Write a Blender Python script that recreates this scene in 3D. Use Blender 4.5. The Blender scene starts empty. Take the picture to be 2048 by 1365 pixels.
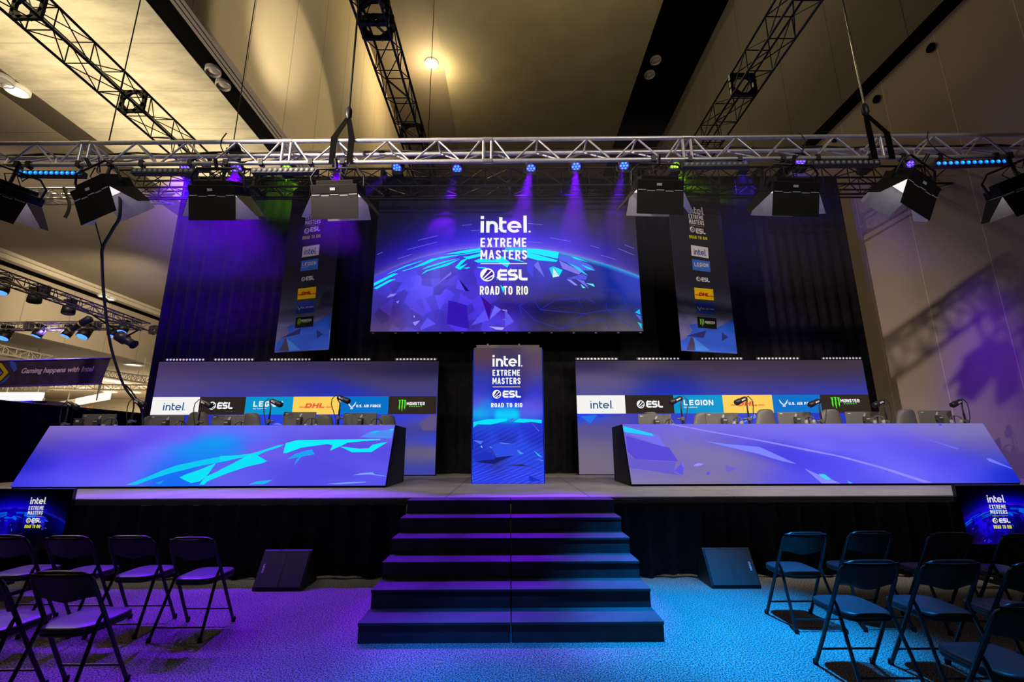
import bpy, math, random
import numpy as np
from mathutils import Vector, Matrix

# ------------------------------------------------------------------ camera, world, exposure
USE_HAZE = True
scene = bpy.context.scene
COL = scene.collection
FPX, CX, CY = 910.2, 1024.0, 682.5          # 16 mm lens on a 36 mm sensor, 2048 x 1365 frame
def R_(d): return math.radians(d)
_p, _y, _r = R_(12.95), R_(0.3), R_(0.19)
EYE = Vector((0.0, 0.0, 1.695))
FW = Vector((math.sin(_y)*math.cos(_p), math.cos(_y)*math.cos(_p), math.sin(_p)))
RT0 = Vector((math.cos(_y), -math.sin(_y), 0.0))
UP0 = RT0.cross(FW)
RT = RT0*math.cos(_r) - UP0*math.sin(_r)
UP = UP0*math.cos(_r) + RT0*math.sin(_r)
cam_data = bpy.data.cameras.new('camera')
cam_data.sensor_width = 36.0
cam_data.lens = FPX*36.0/2048.0
cam_data.clip_start, cam_data.clip_end = 0.05, 300.0
cam = bpy.data.objects.new('camera', cam_data)
COL.objects.link(cam)
cam.matrix_world = Matrix(((RT.x, UP.x, -FW.x, EYE.x), (RT.y, UP.y, -FW.y, EYE.y), (RT.z, UP.z, -FW.z, EYE.z), (0, 0, 0, 1)))
scene.camera = cam

world = bpy.data.worlds.new('world')
scene.world = world
world.use_nodes = True
world.node_tree.nodes['Background'].inputs[0].default_value = (1.0, 0.80, 0.55, 1)
world.node_tree.nodes['Background'].inputs[1].default_value = 0.004

vs = scene.view_settings
vs.view_transform = 'Standard'; vs.look = 'None'; vs.exposure = 0.0; vs.gamma = 1.0
vs.use_curve_mapping = False

def spot(name, loc, target, color, power, angle, blend=0.3, radius=0.06):
    d = bpy.data.lights.new(name, 'SPOT')
    d.color = color; d.energy = power; d.spot_size = R_(angle); d.spot_blend = blend; d.shadow_soft_size = radius
    o = bpy.data.objects.new(name, d); COL.objects.link(o)
    o.location = loc
    o.rotation_euler = (Vector(target)-Vector(loc)).to_track_quat('-Z', 'Y').to_euler()
    return o
def area(name, loc, target, color, power, sx, sy):
    d = bpy.data.lights.new(name, 'AREA')
    d.color = color; d.energy = power; d.shape = 'RECTANGLE'; d.size = sx; d.size_y = sy
    o = bpy.data.objects.new(name, d); COL.objects.link(o)
    o.location = loc
    o.rotation_euler = (Vector(target)-Vector(loc)).to_track_quat('-Z', 'Y').to_euler()
    return o
WARM = (1.0, 0.82, 0.50)
VIO = (0.165, 0.0, 1.0)
BLU = (0.0, 0.31, 1.0)
GRN = (0.30, 1.0, 0.0)
# house lighting of the hall: unseen lamps, several added only to brighten surfaces
area('roof_fill_light', (0.2, 11.0, 16.0), (1.4, 12.0, 22.0), WARM, 620, 3.0, 8.0)  # unseen upward panel added to brighten the central roof
area('slab_fill_light', (-10.7, 9.0, 9.55), (-10.7, 9.0, 12.0), (1.0, 0.84, 0.50), 900, 4.0, 24.0)  # long unseen uplight, added so the concrete slab reads bright
spot('fascia_wash_light', (9.2, 14.0, 11.7), (-7.2, 13.0, 12.4), (1.0, 0.81, 0.52), 5200, 29, 0.22, 0.1)
spot('fascia_wash_light', (-3.4, 10.4, 9.9), (-7.2, 11.9, 14.2), (1.0, 0.86, 0.62), 2600, 40, 1.0, 0.3)
area('far_hall_light', (-36.0, 46.0, 7.3), (-36.0, 46.0, 0), (1.0, 0.82, 0.60), 17000, 16, 16)
area('far_hall_light', (-40.0, 42.0, 3.2), (-40.0, 43.0, 8), (1.0, 0.84, 0.60), 1500, 12, 12)  # added unseen panel facing up, lifts the far soffit
spot('side_hall_light', (-15.5, 20.0, 8.6), (-26.0, 27.0, 9.3), (1.0, 0.82, 0.58), 5200, 62, 0.9, 0.4)
spot('side_hall_light', (-16.0, 13.0, 7.0), (-20.0, 19.0, 11.4), (1.0, 0.82, 0.60), 650, 120, 1.0, 0.6)
spot('wall_wash_light', (-7.5, 1.6, 7.5), (10.5, 15.5, 3.6), (1.0, 0.80, 0.66), 8000, 34, 0.9, 0.10)
spot('front_fill_light', (-4.5, -2.5, 9.0), (-3.6, 8.0, 6.6), (1.0, 0.90, 0.78), 900, 46, 0.4, 0.15)  # unseen pair behind the camera, added to brighten truss and banners
spot('front_fill_light', (4.5, -2.5, 9.0), (3.6, 8.0, 6.6), (1.0, 0.90, 0.78), 900, 46, 0.4, 0.15)
area('ambient_fill_light', (1.5, -4.0, 14.0), (1.0, 9.0, 1.0), (1.0, 0.80, 0.52), 30, 5, 2)  # added fill behind the camera for weak ambient light, no real lamp

# ------------------------------------------------------------------ helpers
def ray(px, py):
    return FW + RT*((px-CX)/FPX) - UP*((py-CY)/FPX)
def atY(px, py, Y):
    d = ray(px, py); return EYE + d*((Y-EYE.y)/d.y)
def atZ(px, py, Z):
    d = ray(px, py); return EYE + d*((Z-EYE.z)/d.z)
def project(P):
    d = Vector(P)-EYE; zc = d.dot(FW)
    return CX+FPX*d.dot(RT)/zc, CY-FPX*d.dot(UP)/zc

def lin(c):
    c = c/255.0
    return c/12.92 if c <= 0.04045 else ((c+0.055)/1.055)**2.4
def rgb(r, g, b): return (lin(r), lin(g), lin(b))
def linarr(a):
    a = np.clip(np.asarray(a, float)/255.0, 0, 1)
    return np.where(a <= 0.04045, a/12.92, ((a+0.055)/1.055)**2.4)

MATS = {}
def mat(name, color=(0.5, 0.5, 0.5), rough=0.6, metal=0.0, emit=None, strength=1.0, noise=0.0, nscale=8.0, bump=0.0, spec=0.5, sample=False):
    if name in MATS: return MATS[name]
    m = bpy.data.materials.new(name); m.use_nodes = True
    nt = m.node_tree; b = nt.nodes['Principled BSDF']
    b.inputs['Base Color'].default_value = (*color, 1)
    b.inputs['Roughness'].default_value = rough
    b.inputs['Metallic'].default_value = metal
    b.inputs['Specular IOR Level'].default_value = spec
    if emit is not None:
        b.inputs['Emission Color'].default_value = (*emit, 1)
        b.inputs['Emission Strength'].default_value = strength
        if not sample: m.cycles.emission_sampling = 'NONE'
    if noise or bump:
        tc = nt.nodes.new('ShaderNodeTexCoord'); nz = nt.nodes.new('ShaderNodeTexNoise')
        nz.inputs['Scale'].default_value = nscale; nz.inputs['Detail'].default_value = 6.0
        nt.links.new(tc.outputs['Object'], nz.inputs['Vector'])
        if noise:
            rp = nt.nodes.new('ShaderNodeValToRGB')
            rp.color_ramp.elements[0].position = 0.30; rp.color_ramp.elements[1].position = 0.72
            rp.color_ramp.elements[0].color = (*[c*(1-noise) for c in color], 1)
            rp.color_ramp.elements[1].color = (*[min(1, c*(1+noise)) for c in color], 1)
            nt.links.new(nz.outputs['Fac'], rp.inputs['Fac']); nt.links.new(rp.outputs['Color'], b.inputs['Base Color'])
        if bump:
            bp = nt.nodes.new('ShaderNodeBump'); bp.inputs['Strength'].default_value = bump
            nt.links.new(nz.outputs['Fac'], bp.inputs['Height']); nt.links.new(bp.outputs['Normal'], b.inputs['Normal'])
    MATS[name] = m
    return m
def attr_mat(name, emissive, rough=0.5, base=0.02):
    if name in MATS: return MATS[name]
    m = bpy.data.materials.new(name); m.use_nodes = True
    nt = m.node_tree; b = nt.nodes['Principled BSDF']
    at = nt.nodes.new('ShaderNodeAttribute'); at.attribute_name = 'tint'
    b.inputs['Roughness'].default_value = rough
    if emissive:
        b.inputs['Base Color'].default_value = (base, base, base, 1)
        b.inputs['Specular IOR Level'].default_value = 0.02
        nt.links.new(at.outputs['Color'], b.inputs['Emission Color'])
        b.inputs['Emission Strength'].default_value = 1.0
        m.cycles.emission_sampling = 'NONE'
    else:
        b.inputs['Specular IOR Level'].default_value = 0.1
        nt.links.new(at.outputs['Color'], b.inputs['Base Color'])
    MATS[name] = m
    return m
def seam_mat(name, color, axis, step, width, line, noise=0.08, nscale=0.7, rough=0.8, offset=0.0):
    """painted panels with joint lines every step metres along one axis"""
    m = mat(name, color, rough, noise=noise, nscale=nscale)
    nt = m.node_tree; b = nt.nodes['Principled BSDF']
    src = b.inputs['Base Color'].links[0].from_socket
    tc = nt.nodes.new('ShaderNodeTexCoord'); sp = nt.nodes.new('ShaderNodeSeparateXYZ')
    nt.links.new(tc.outputs['Object'], sp.inputs[0])
    ad = nt.nodes.new('ShaderNodeMath'); ad.operation = 'ADD'; ad.inputs[1].default_value = 400*step+offset
    nt.links.new(sp.outputs[axis], ad.inputs[0])
    md = nt.nodes.new('ShaderNodeMath'); md.operation = 'MODULO'; md.inputs[1].default_value = step
    nt.links.new(ad.outputs[0], md.inputs[0])
    lt = nt.nodes.new('ShaderNodeMath'); lt.operation = 'LESS_THAN'; lt.inputs[1].default_value = width
    nt.links.new(md.outputs[0], lt.inputs[0])
    mx = nt.nodes.new('ShaderNodeMix'); mx.data_type = 'RGBA'
    nt.links.new(lt.outputs[0], mx.inputs['Factor']); nt.links.new(src, mx.inputs['A'])
    mx.inputs['B'].default_value = (*line, 1)
    nt.links.new(mx.outputs['Result'], b.inputs['Base Color'])
    return m

class MB:
    """collects shapes, then links them as ONE mesh object"""
    def __init__(s): s.v = []; s.f = []; s.mi = []; s.sm = []; s.c = []; s.tint = (1, 1, 1)
    def add(s, verts, faces, mi=0, smooth=False, col=None):
        n = len(s.v)
        s.v.extend([tuple(v) for v in verts]); s.f.extend([tuple(i+n for i in f) for f in faces])
        s.mi.extend([mi]*len(faces)); s.sm.extend([smooth]*len(faces))
        c = s.tint if col is None else col
        s.c.extend([c]*len(verts) if isinstance(c, tuple) else list(c))
    def box(s, c, d, mi=0, M=None, taper=None):
        x, y, z = d[0]/2, d[1]/2, d[2]/2
        t = taper or 1.0
        vs_ = [(-x, -y, -z), (x, -y, -z), (x, y, -z), (-x, y, -z), (-x*t, -y*t, z), (x*t, -y*t, z), (x*t, y*t, z), (-x*t, y*t, z)]
        c = Vector(c)
        vs_ = [((M @ Vector(v)) if M else Vector(v)) + c for v in vs_]
        s.add(vs_, [(0, 3, 2, 1), (4, 5, 6, 7), (0, 1, 5, 4), (1, 2, 6, 5), (2, 3, 7, 6), (3, 0, 4, 7)], mi)
    def path(s, pts, r, n=8, mi=0, closed=False, caps=True):
        pts = [Vector(p) for p in pts]
        rings = []; N = len(pts)
        prev = None
        for i, p in enumerate(pts):
            a = pts[(i-1) % N] if (i > 0 or closed) else p
            b = pts[(i+1) % N] if (i < N-1 or closed) else p
            t = (b-a).normalized()
            if prev is None:
                ref = Vector((0, 0, 1)) if abs(t.z) < 0.9 else Vector((1, 0, 0))
                u = t.cross(ref).normalized()
            else:
                u = (prev - t*prev.dot(t)).normalized()
            prev = u; w = t.cross(u)
            rr = r[i] if isinstance(r, (list, tuple)) else r
            rings.append([p + u*(rr*math.cos(2*math.pi*k/n)) + w*(rr*math.sin(2*math.pi*k/n)) for k in range(n)])
        verts = [v for rg in rings for v in rg]; faces = []
        m = N if closed else N-1
        for i in range(m):
            j = (i+1) % N
            for k in range(n):
                k2 = (k+1) % n
                faces.append((i*n+k, i*n+k2, j*n+k2, j*n+k))
        s.add(verts, faces, mi, True)
        if caps and not closed:
            s.add(rings[0], [tuple(range(n-1, -1, -1))], mi); s.add(rings[-1], [tuple(range(n))], mi)
    def lathe(s, prof, c, axis=(0, 0, 1), n=16, mi=0, smooth=True):
        """prof: (radius, height) pairs along the axis"""
        c = Vector(c); q = Vector((0, 0, 1)).rotation_difference(Vector(axis))
        verts = []; faces = []
        for (r, h) in prof:
            for k in range(n):
                a = 2*math.pi*k/n
                verts.append(c + q @ Vector((r*math.cos(a), r*math.sin(a), h)))
        for i in range(len(prof)-1):
            for k in range(n):
                k2 = (k+1) % n
                faces.append((i*n+k, i*n+k2, (i+1)*n+k2, (i+1)*n+k))
        s.add(verts, faces, mi, smooth)
        s.add(verts[:n], [tuple(range(n-1, -1, -1))], mi); s.add(verts[-n:], [tuple(range(n))], mi)
    def poly(s, pts, mi=0, col=None):
        s.add(pts, [tuple(range(len(pts)))], mi, False, col)
    def prism(s, pts, ext, mi=0):
        n = len(pts); e = Vector(ext)
        a = [Vector(p) for p in pts]; b = [p+e for p in a]
        s.add(a+b, [tuple(range(n-1, -1, -1)), tuple(range(n, 2*n))] + [(i, (i+1) % n, n+(i+1) % n, n+i) for i in range(n)], mi)
    def build(s, name, mats, parent=None, world=True, bevel=0.0, loc=None, colors=False):
        me = bpy.data.meshes.new(name)
        v = s.v
        if world and parent is not None:
            off = root_world(parent)
            inv = off.inverted()
            v = [tuple(inv @ Vector(p)) for p in v]
        me.from_pydata(v, [], s.f)
        if not isinstance(mats, (list, tuple)): mats = [mats]
        for m in mats: me.materials.append(m)
        me.polygons.foreach_set('material_index', s.mi)
        me.polygons.foreach_set('use_smooth', s.sm)
        if colors:
            at = me.color_attributes.new('tint', 'FLOAT_COLOR', 'POINT')
            ca = np.ones((len(v), 4), np.float32); ca[:, :3] = np.array(s.c, np.float32)
            at.data.foreach_set('color', ca.ravel())
        me.update()
        o = bpy.data.objects.new(name, me); COL.objects.link(o)
        if parent is not None: o.parent = parent
        if loc is not None: o.location = loc
        if bevel:
            bm_ = o.modifiers.new('edge', 'BEVEL'); bm_.width = bevel; bm_.segments = 2; bm_.limit_method = 'ANGLE'
        return o
def root_world(o):
    M = Matrix.Translation(o.location) @ o.rotation_euler.to_matrix().to_4x4() @ Matrix.Diagonal((*o.scale, 1))
    return root_world(o.parent) @ M if o.parent else M
def tag(o, label, cat, group=None, kind=None):
    o['label'] = label; o['category'] = cat
    if group: o['group'] = group
    if kind: o['kind'] = kind
    return o
def thing(name, label, cat, loc=(0, 0, 0), rotz=0.0, group=None):
    o = bpy.data.objects.new(name, None); COL.objects.link(o)
    o.location = loc; o.rotation_euler = (0, 0, rotz); o.empty_display_size = 0.1
    return tag(o, label, cat, group)
def dup(root, loc, rot=(0, 0, 0), label=None):
    r = root.copy(); COL.objects.link(r); r.location = loc; r.rotation_euler = rot
    if label: r['label'] = label
    for ch in list(root.children):
        c = ch.copy(); COL.objects.link(c); c.parent = r
        for g in list(ch.children):
            d = g.copy(); COL.objects.link(d); d.parent = c
    return r
def struct(name, mb, m, label=None, cat=None):
    o = mb.build(name, m); o['kind'] = 'structure'
    if label: o['label'] = label; o['category'] = cat
    return o
# ------------------------------------------------------------------ materials
BLACK = mat('black_paint', (0.012, 0.012, 0.014), 0.45)
MATTE = mat('black_matte', (0.008, 0.008, 0.010), 0.75, spec=0.2)
DRAPE = mat('black_drape', (0.011, 0.0105, 0.013), 0.95, noise=0.3, nscale=6, spec=0.05)
ALU = mat('aluminium_tube', (0.62, 0.62, 0.66), 0.36, 0.55, noise=0.10, nscale=14)
BLKALU = mat('black_truss_paint', (0.006, 0.0055, 0.006), 0.4, 0.1)
PALE = mat('pale_truss', (0.60, 0.54, 0.42), 0.5, 0.2)
WHITE = mat('white_paint', (0.75, 0.74, 0.70), 0.6)
SILVERFLAP = mat('white_flap', (0.62, 0.60, 0.57), 0.55, noise=0.08, nscale=9)
CHROME = mat('chrome', (0.7, 0.7, 0.72), 0.2, 1.0)
CABLE = mat('black_cable', (0.010, 0.010, 0.011), 0.55)
DGREY = mat('dark_grey_plastic', (0.06, 0.058, 0.056), 0.5)
SCREEN = attr_mat('screen_light', True, 0.9, 0.008)
PRINT = attr_mat('printed_fabric', False, 0.8)
STEP = mat('stair_black', (0.05, 0.05, 0.056), 0.75, noise=0.25, nscale=3, bump=0.05, spec=0.12)
DECK = seam_mat('stage_deck', (0.30, 0.28, 0.26), 0, 2.0, 0.012, (0.03, 0.03, 0.03), noise=0.15, nscale=2, rough=0.6, offset=0.9)
m = mat('carpet', (0.15, 0.145, 0.135), 0.95, spec=0.1)
nt = m.node_tree; b = nt.nodes['Principled BSDF']
tc = nt.nodes.new('ShaderNodeTexCoord'); nz = nt.nodes.new('ShaderNodeTexNoise'); nz.inputs['Scale'].default_value = 85; nz.inputs['Detail'].default_value = 3
n2 = nt.nodes.new('ShaderNodeTexNoise'); n2.inputs['Scale'].default_value = 1.3; n2.inputs['Detail'].default_value = 4
rp = nt.nodes.new('ShaderNodeValToRGB'); e = rp.color_ramp.elements
e[0].position = 0.40; e[0].color = (0.030, 0.029, 0.027, 1); e[1].position = 0.62; e[1].color = (0.30, 0.29, 0.26, 1)
r2 = nt.nodes.new('ShaderNodeValToRGB'); e = r2.color_ramp.elements
e[0].position = 0.3; e[0].color = (0.78, 0.78, 0.78, 1); e[1].position = 0.7; e[1].color = (1, 1, 1, 1)
mx = nt.nodes.new('ShaderNodeMix'); mx.data_type = 'RGBA'; mx.blend_type = 'MULTIPLY'; mx.inputs['Factor'].default_value = 1.0
bp = nt.nodes.new('ShaderNodeBump'); bp.inputs['Strength'].default_value = 0.15; bp.inputs['Distance'].default_value = 0.01
for a_, b_ in ((tc.outputs['Object'], nz.inputs['Vector']), (tc.outputs['Object'], n2.inputs['Vector']), (nz.outputs['Fac'], rp.inputs['Fac']),
               (n2.outputs['Fac'], r2.inputs['Fac']), (rp.outputs['Color'], mx.inputs['A']), (r2.outputs['Color'], mx.inputs['B']),
               (mx.outputs['Result'], b.inputs['Base Color']), (nz.outputs['Fac'], bp.inputs['Height']), (bp.outputs['Normal'], b.inputs['Normal'])):
    nt.links.new(a_, b_)
CARPET = m
CONC = seam_mat('concrete_slab', (0.50, 0.45, 0.36), 1, 1.55, 0.022, (0.34, 0.29, 0.21), noise=0.30, nscale=1.3, rough=0.85)
_nt = CONC.node_tree                                    # board marks run across the slab: stretch the stain noise, add fine speckle
_nz = [n for n in _nt.nodes if n.bl_idname == 'ShaderNodeTexNoise'][0]
_tc = [n for n in _nt.nodes if n.bl_idname == 'ShaderNodeTexCoord'][0]
_mp = _nt.nodes.new('ShaderNodeMapping'); _mp.inputs['Scale'].default_value = (0.6, 2.2, 1.0)
_nt.links.new(_tc.outputs['Object'], _mp.inputs['Vector']); _nt.links.new(_mp.outputs['Vector'], _nz.inputs['Vector']); _nz.inputs['Detail'].default_value = 12.0; _nz.inputs['Roughness'].default_value = 0.68
CEIL = seam_mat('roof_panel', (0.17, 0.145, 0.09), 1, 3.6, 0.02, (0.13, 0.11, 0.07), noise=0.10, nscale=0.8)
SLOTBROWN = mat('slot_brown', (0.13, 0.105, 0.075), 0.85, noise=0.1, nscale=0.6)
FASC = seam_mat('fascia_panel', (0.42, 0.35, 0.23), 1, 2.1, 0.03, (0.20, 0.16, 0.10), noise=0.10, nscale=0.35)
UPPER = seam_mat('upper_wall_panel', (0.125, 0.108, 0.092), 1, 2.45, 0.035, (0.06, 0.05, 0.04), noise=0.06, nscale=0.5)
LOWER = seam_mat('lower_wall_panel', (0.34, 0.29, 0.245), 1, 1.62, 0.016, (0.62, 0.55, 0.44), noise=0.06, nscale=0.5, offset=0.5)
SOFF = seam_mat('soffit_panel', (0.30, 0.245, 0.18), 1, 4.2, 0.03, (0.16, 0.13, 0.10), noise=0.08, nscale=0.4)
FARW = seam_mat('far_wall_panel', (0.50, 0.42, 0.29), 0, 3.0, 0.03, (0.35, 0.28, 0.2), noise=0.05, nscale=0.3)
SFASC = seam_mat('side_fascia_panel', (0.46, 0.39, 0.28), 1, 2.6, 0.035, (0.26, 0.21, 0.15), noise=0.05, nscale=0.4)
BAND = mat('mauve_trim', (0.20, 0.165, 0.17), 0.6)
CORN = mat('pale_cornice', (0.62, 0.55, 0.42), 0.7)
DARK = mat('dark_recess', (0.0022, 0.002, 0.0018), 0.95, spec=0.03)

def slab(name, x0, x1, y0, y1, z0, z1, m):
    mb = MB(); mb.box(((x0+x1)/2, (y0+y1)/2, (z0+z1)/2), (x1-x0, y1-y0, z1-z0)); return struct(name, mb, m)

# ------------------------------------------------------------------ the hall
YN, YF = -9.0, 58.0
slab('floor', -62, 10.8, YN, YF, -0.3, 0.0, CARPET)
slab('ceiling', -3.47, 7.05, YN, YF, 21.5, 21.8, CEIL)                       # central high roof panel
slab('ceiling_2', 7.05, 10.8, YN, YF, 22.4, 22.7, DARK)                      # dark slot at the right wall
slab('ceiling_3', -7.5, -3.47, YN, YF, 21.9, 22.2, SLOTBROWN)                 # brown slot over the lamp
slab('ceiling_4', -13.35, -8.08, YN, YF, 11.38, 11.7, CONC)                  # bright concrete slab
slab('ceiling_5', -14.3, -13.35, YN, YF, 11.41, 11.7, mat('recess_shade_brown', (0.07, 0.052, 0.035), 0.9))  # flush panel; the shade of the recess is put into its brown
slab('ceiling_6', -25.4, -14.3, YN, YF, 11.4, 11.7, SOFF)
slab('ceiling_7', -62, -26.3, YN, YF, 7.6, 7.9, SOFF)
slab('ceiling_8', -8.08, -7.56, YN, YF, 11.41, 11.7, DARK)  # flush black panel; the slot's depth and shade are only its colour
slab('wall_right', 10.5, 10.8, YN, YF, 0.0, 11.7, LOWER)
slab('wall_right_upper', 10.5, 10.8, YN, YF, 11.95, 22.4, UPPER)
slab('wall_back', -62, 10.8, YF, YF+0.3, 0.0, 22.4, FARW)
slab('wall_left_fascia', -7.5, -7.2, YN, YF, 11.45, 21.9, FASC)
slab('wall_left', -26.3, -26.0, YN, YF, 7.6, 11.2, SFASC)
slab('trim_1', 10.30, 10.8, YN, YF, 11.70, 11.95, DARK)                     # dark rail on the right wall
mb = MB()
for i in range(3):
    mb.box((-7.24-0.115*i, (YN+YF)/2, 11.40), (0.085, YF-YN, 0.12))
struct('trim_2', mb, BAND)                                                  # three mauve strips under the fascia
mb = MB(); mb.box((-25.7, (YN+YF)/2, 11.32), (0.7, YF-YN, 0.16)); mb.box((-25.75, (YN+YF)/2, 11.12), (0.5, YF-YN, 0.22))
struct('trim_3', mb, CORN)                                                  # pale cornice of the side bay
slab('trim_4', -26.02, -25.9, YN, YF, 10.80, 11.0, DARK)
mb = MB()
for k in range(9):
    mb.lathe([(0.11, 0), (0.11, 0.04)], (10.47, 7.6+k*1.72, 11.28), (-1, 0, 0), 14)
struct('trim_5', mb, DARK)                                                  # dark discs drawn for the shade inside round holes below the rail
LAMP = mat('lamp_glow', (0.8, 0.8, 0.8), 0.4, emit=(1.0, 0.86, 0.62), strength=30.0)
LAMPFAR = mat('lamp_glow_far', (0.8, 0.8, 0.8), 0.4, emit=(1.0, 0.95, 0.85), strength=3.0)
LAMPOFF = mat('lamp_unlit', (0.42, 0.38, 0.38), 0.35)
def downlight(label, loc, r, lit, group):
    t = thing('ceiling_downlight', label, 'ceiling light', loc, 0, group)
    mb = MB(); mb.lathe([(r*1.18, 0.0), (r*1.18, -0.10), (r, -0.14), (r, -0.02)], loc, n=24); mb.build('rim', LAMPOFF if not lit else WHITE, t)
    mb = MB(); mb.lathe([(r, -0.03), (r*0.95, -0.05), (r*0.5, -0.09), (0.01, -0.11)], loc, n=24); mb.build('diffuser', lit or LAMPOFF, t)
    return t
def on_ceiling(px, py, z): return tuple(atZ(px, py, z))
p = on_ceiling(863, 125, 21.9); downlight('bright round house lamp glowing in the brown roof slot beside the middle black truss', p, 0.30, LAMP, 'lit house lamps')
d = bpy.data.lights.new('house_lamp_light', 'POINT'); d.color = (1.0, 0.78, 0.42); d.energy = 900; d.shadow_soft_size = 0.4
o = bpy.data.objects.new('house_lamp_light', d); COL.objects.link(o); o.location = (p[0], p[1], p[2]-1.2)
p = on_ceiling(35, 176, 11.40); downlight('bright round house lamp at the edge of the concrete slab over the hall side', p, 0.24, LAMP, 'lit house lamps')
d = bpy.data.lights.new('slot_lamp_light', 'SPOT'); d.color = (1.0, 0.80, 0.50); d.energy = 900; d.spot_size = R_(120); d.shadow_soft_size = 0.25
o = bpy.data.objects.new('slot_lamp_light', d); COL.objects.link(o); o.location = (p[0], p[1], p[2]-0.5)
p = on_ceiling(3, 156, 11.40); downlight('unlit round downlight beside the lit slab-edge lamp, cut by the frame', p, 0.24, None, 'unlit round downlights')
for (x, y, lb) in ((427, 138, 'unlit round downlight in the black slot beside the concrete slab, the higher of two'),
                   (447, 166, 'unlit round downlight in the black slot beside the concrete slab, the lower of two')):
    downlight(lb, on_ceiling(x, y, 11.40), 0.16, None, 'unlit round downlights')
for (x, y, lb) in ((1311, 119, 'unlit pale downlight in the black roof slot near the beige wall, the higher'),
                   (1299, 148, 'unlit pale downlight in the black roof slot near the beige wall, the lower')):
    downlight(lb, on_ceiling(x, y, 22.4), 0.26, None, 'unlit round downlights')
FAR = [(268, 728, 'lone lit oval lamp on the far soffit above the pale trusses'), (224, 760, 'lit lamp tucked behind the hanging cable on the far soffit'),
       (248, 765, 'lit lamp just beyond the hanging cable on the far soffit'), (170, 776, 'lit lamp nearest the purple hanging banner, beneath the pale trusses'),
       (224, 776, 'lit lamp in the middle of the far cluster, over the white booth sign'), (221, 783, 'lowest lit lamp over the end of the white booth sign'),
       (276, 770, 'lit lamp peeking out beside the black backdrop edge'), (269, 784, 'lowest lit lamp next to the black backdrop edge')]
for (x, y, lb) in FAR:
    downlight(lb, on_ceiling(x, y, 7.6), 0.55, LAMPFAR, 'far hall lamps')
for (x, y, lb) in ((207, 590, 'small lit lamp on the cornice right behind the hanging cable'), (221, 596, 'small lit lamp on the cornice just past the hanging cable')):
    downlight(lb, on_ceiling(x, y, 11.05), 0.26, LAMPFAR, 'far hall lamps')

# ------------------------------------------------------------------ stage
def drape(name, x0, x1, Y, z0, z1, m, fold=0.30, amp=0.06, seed=1, parent=None, dx=0.045, ragged=0.02):
    rnd = random.Random(seed); mb = MB(); n = int((x1-x0)/dx); rows = 7
    ph = [rnd.uniform(0, 6.28) for _ in range(4)]
    verts = []
    for j in range(rows+1):
        t = j/rows
        for i in range(n+1):
            x = x0+(x1-x0)*i/n
            s_ = math.sin(2*math.pi*x/fold+ph[0]+0.8*math.sin(x*1.7+ph[1]))+0.5*math.sin(2*math.pi*x/(fold*0.43)+ph[2]+t*0.8)
            z = z0+(z1-z0)*t
            if j == 0: z += ragged*(1+math.sin(x*5.1+ph[3])*math.sin(x*2.3))
            verts.append((x, Y+amp*s_*(1-0.35*t), z))
    faces = [(j*(n+1)+i, j*(n+1)+i+1, (j+1)*(n+1)+i+1, (j+1)*(n+1)+i) for j in range(rows) for i in range(n)]
    mb.add(verts, faces, 0, True)
    return mb.build(name, m, parent)

st = thing('stage_platform', 'long raised stage platform with pale grey deck boards', 'stage', (0, 9.6, 0))
mb = MB(); mb.box((0.15, 9.7, 0.955), (20.7, 6.16, 0.09)); mb.build('deck', DECK, st)
mb = MB(); mb.box((0.15, 6.60, 0.955), (20.7, 0.03, 0.075)); mb.build('edge_rail', mat('deck_edge', (0.10, 0.10, 0.11), 0.4, 0.5), st)
for i in range(11):
    mb = MB(); mb.box((-9.9+2.01*i, 7.0, 0.455), (0.06, 0.06, 0.91)); mb.build('leg', BLKALU, st)
o = drape('stage_skirt', -10.2, -1.40, 6.50, 0.01, 0.925, DRAPE, 0.34, 0.035, 4); tag(o, 'black pleated skirt on the stage edge, above the purple carpet', 'stage skirt', 'stage skirts')
o = drape('stage_skirt', 1.40, 10.45, 6.50, 0.01, 0.925, DRAPE, 0.34, 0.035, 9); tag(o, 'black pleated skirt on the stage edge, above the bright blue carpet', 'stage skirt', 'stage skirts')

RISE = 1/6
def stair_unit(x0, x1, label):
    t = thing('stair_unit', label, 'stairs', ((x0+x1)/2, 5.5, 0), 0, 'stair units')
    for k in range(6):                                    # k = 0 is the lowest step
        y0 = 4.50+0.3585*k; top = RISE*(k+1); y1 = 6.60 if k == 5 else y0+0.3585
        mb = MB(); mb.box(((x0+x1)/2, (y0+y1)/2, top-0.014), (x1-x0, y1-y0+0.012, 0.028)); mb.build('tread', STEP, t, bevel=0.004)
        mb = MB(); mb.box(((x0+x1)/2, y0+0.014, top-RISE/2-0.013), (x1-x0-0.012, 0.022, RISE-0.028)); mb.build('riser', STEP, t)
    for s, x in ((0, x0+0.012), (1, x1-0.012)):
        pts = [(x, 4.51, 0)]
        for k in range(6): pts += [(x, 4.51+0.3585*k, RISE*(k+1)-0.03), (x, 4.51+0.3585*(k+1), RISE*(k+1)-0.03)]
        pts = pts[:-1]+[(x, 6.59, 0.97), (x, 6.59, 0)]
        mb = MB(); mb.prism(pts, (0.008, 0, 0)); mb.build('side_panel', MATTE, t)
    return t
stair_unit(-1.352, 0.004, 'black stair unit of six steps beside the purple carpet')
stair_unit(0.012, 1.368, 'black stair unit of six steps beside the bright blue carpet')

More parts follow.
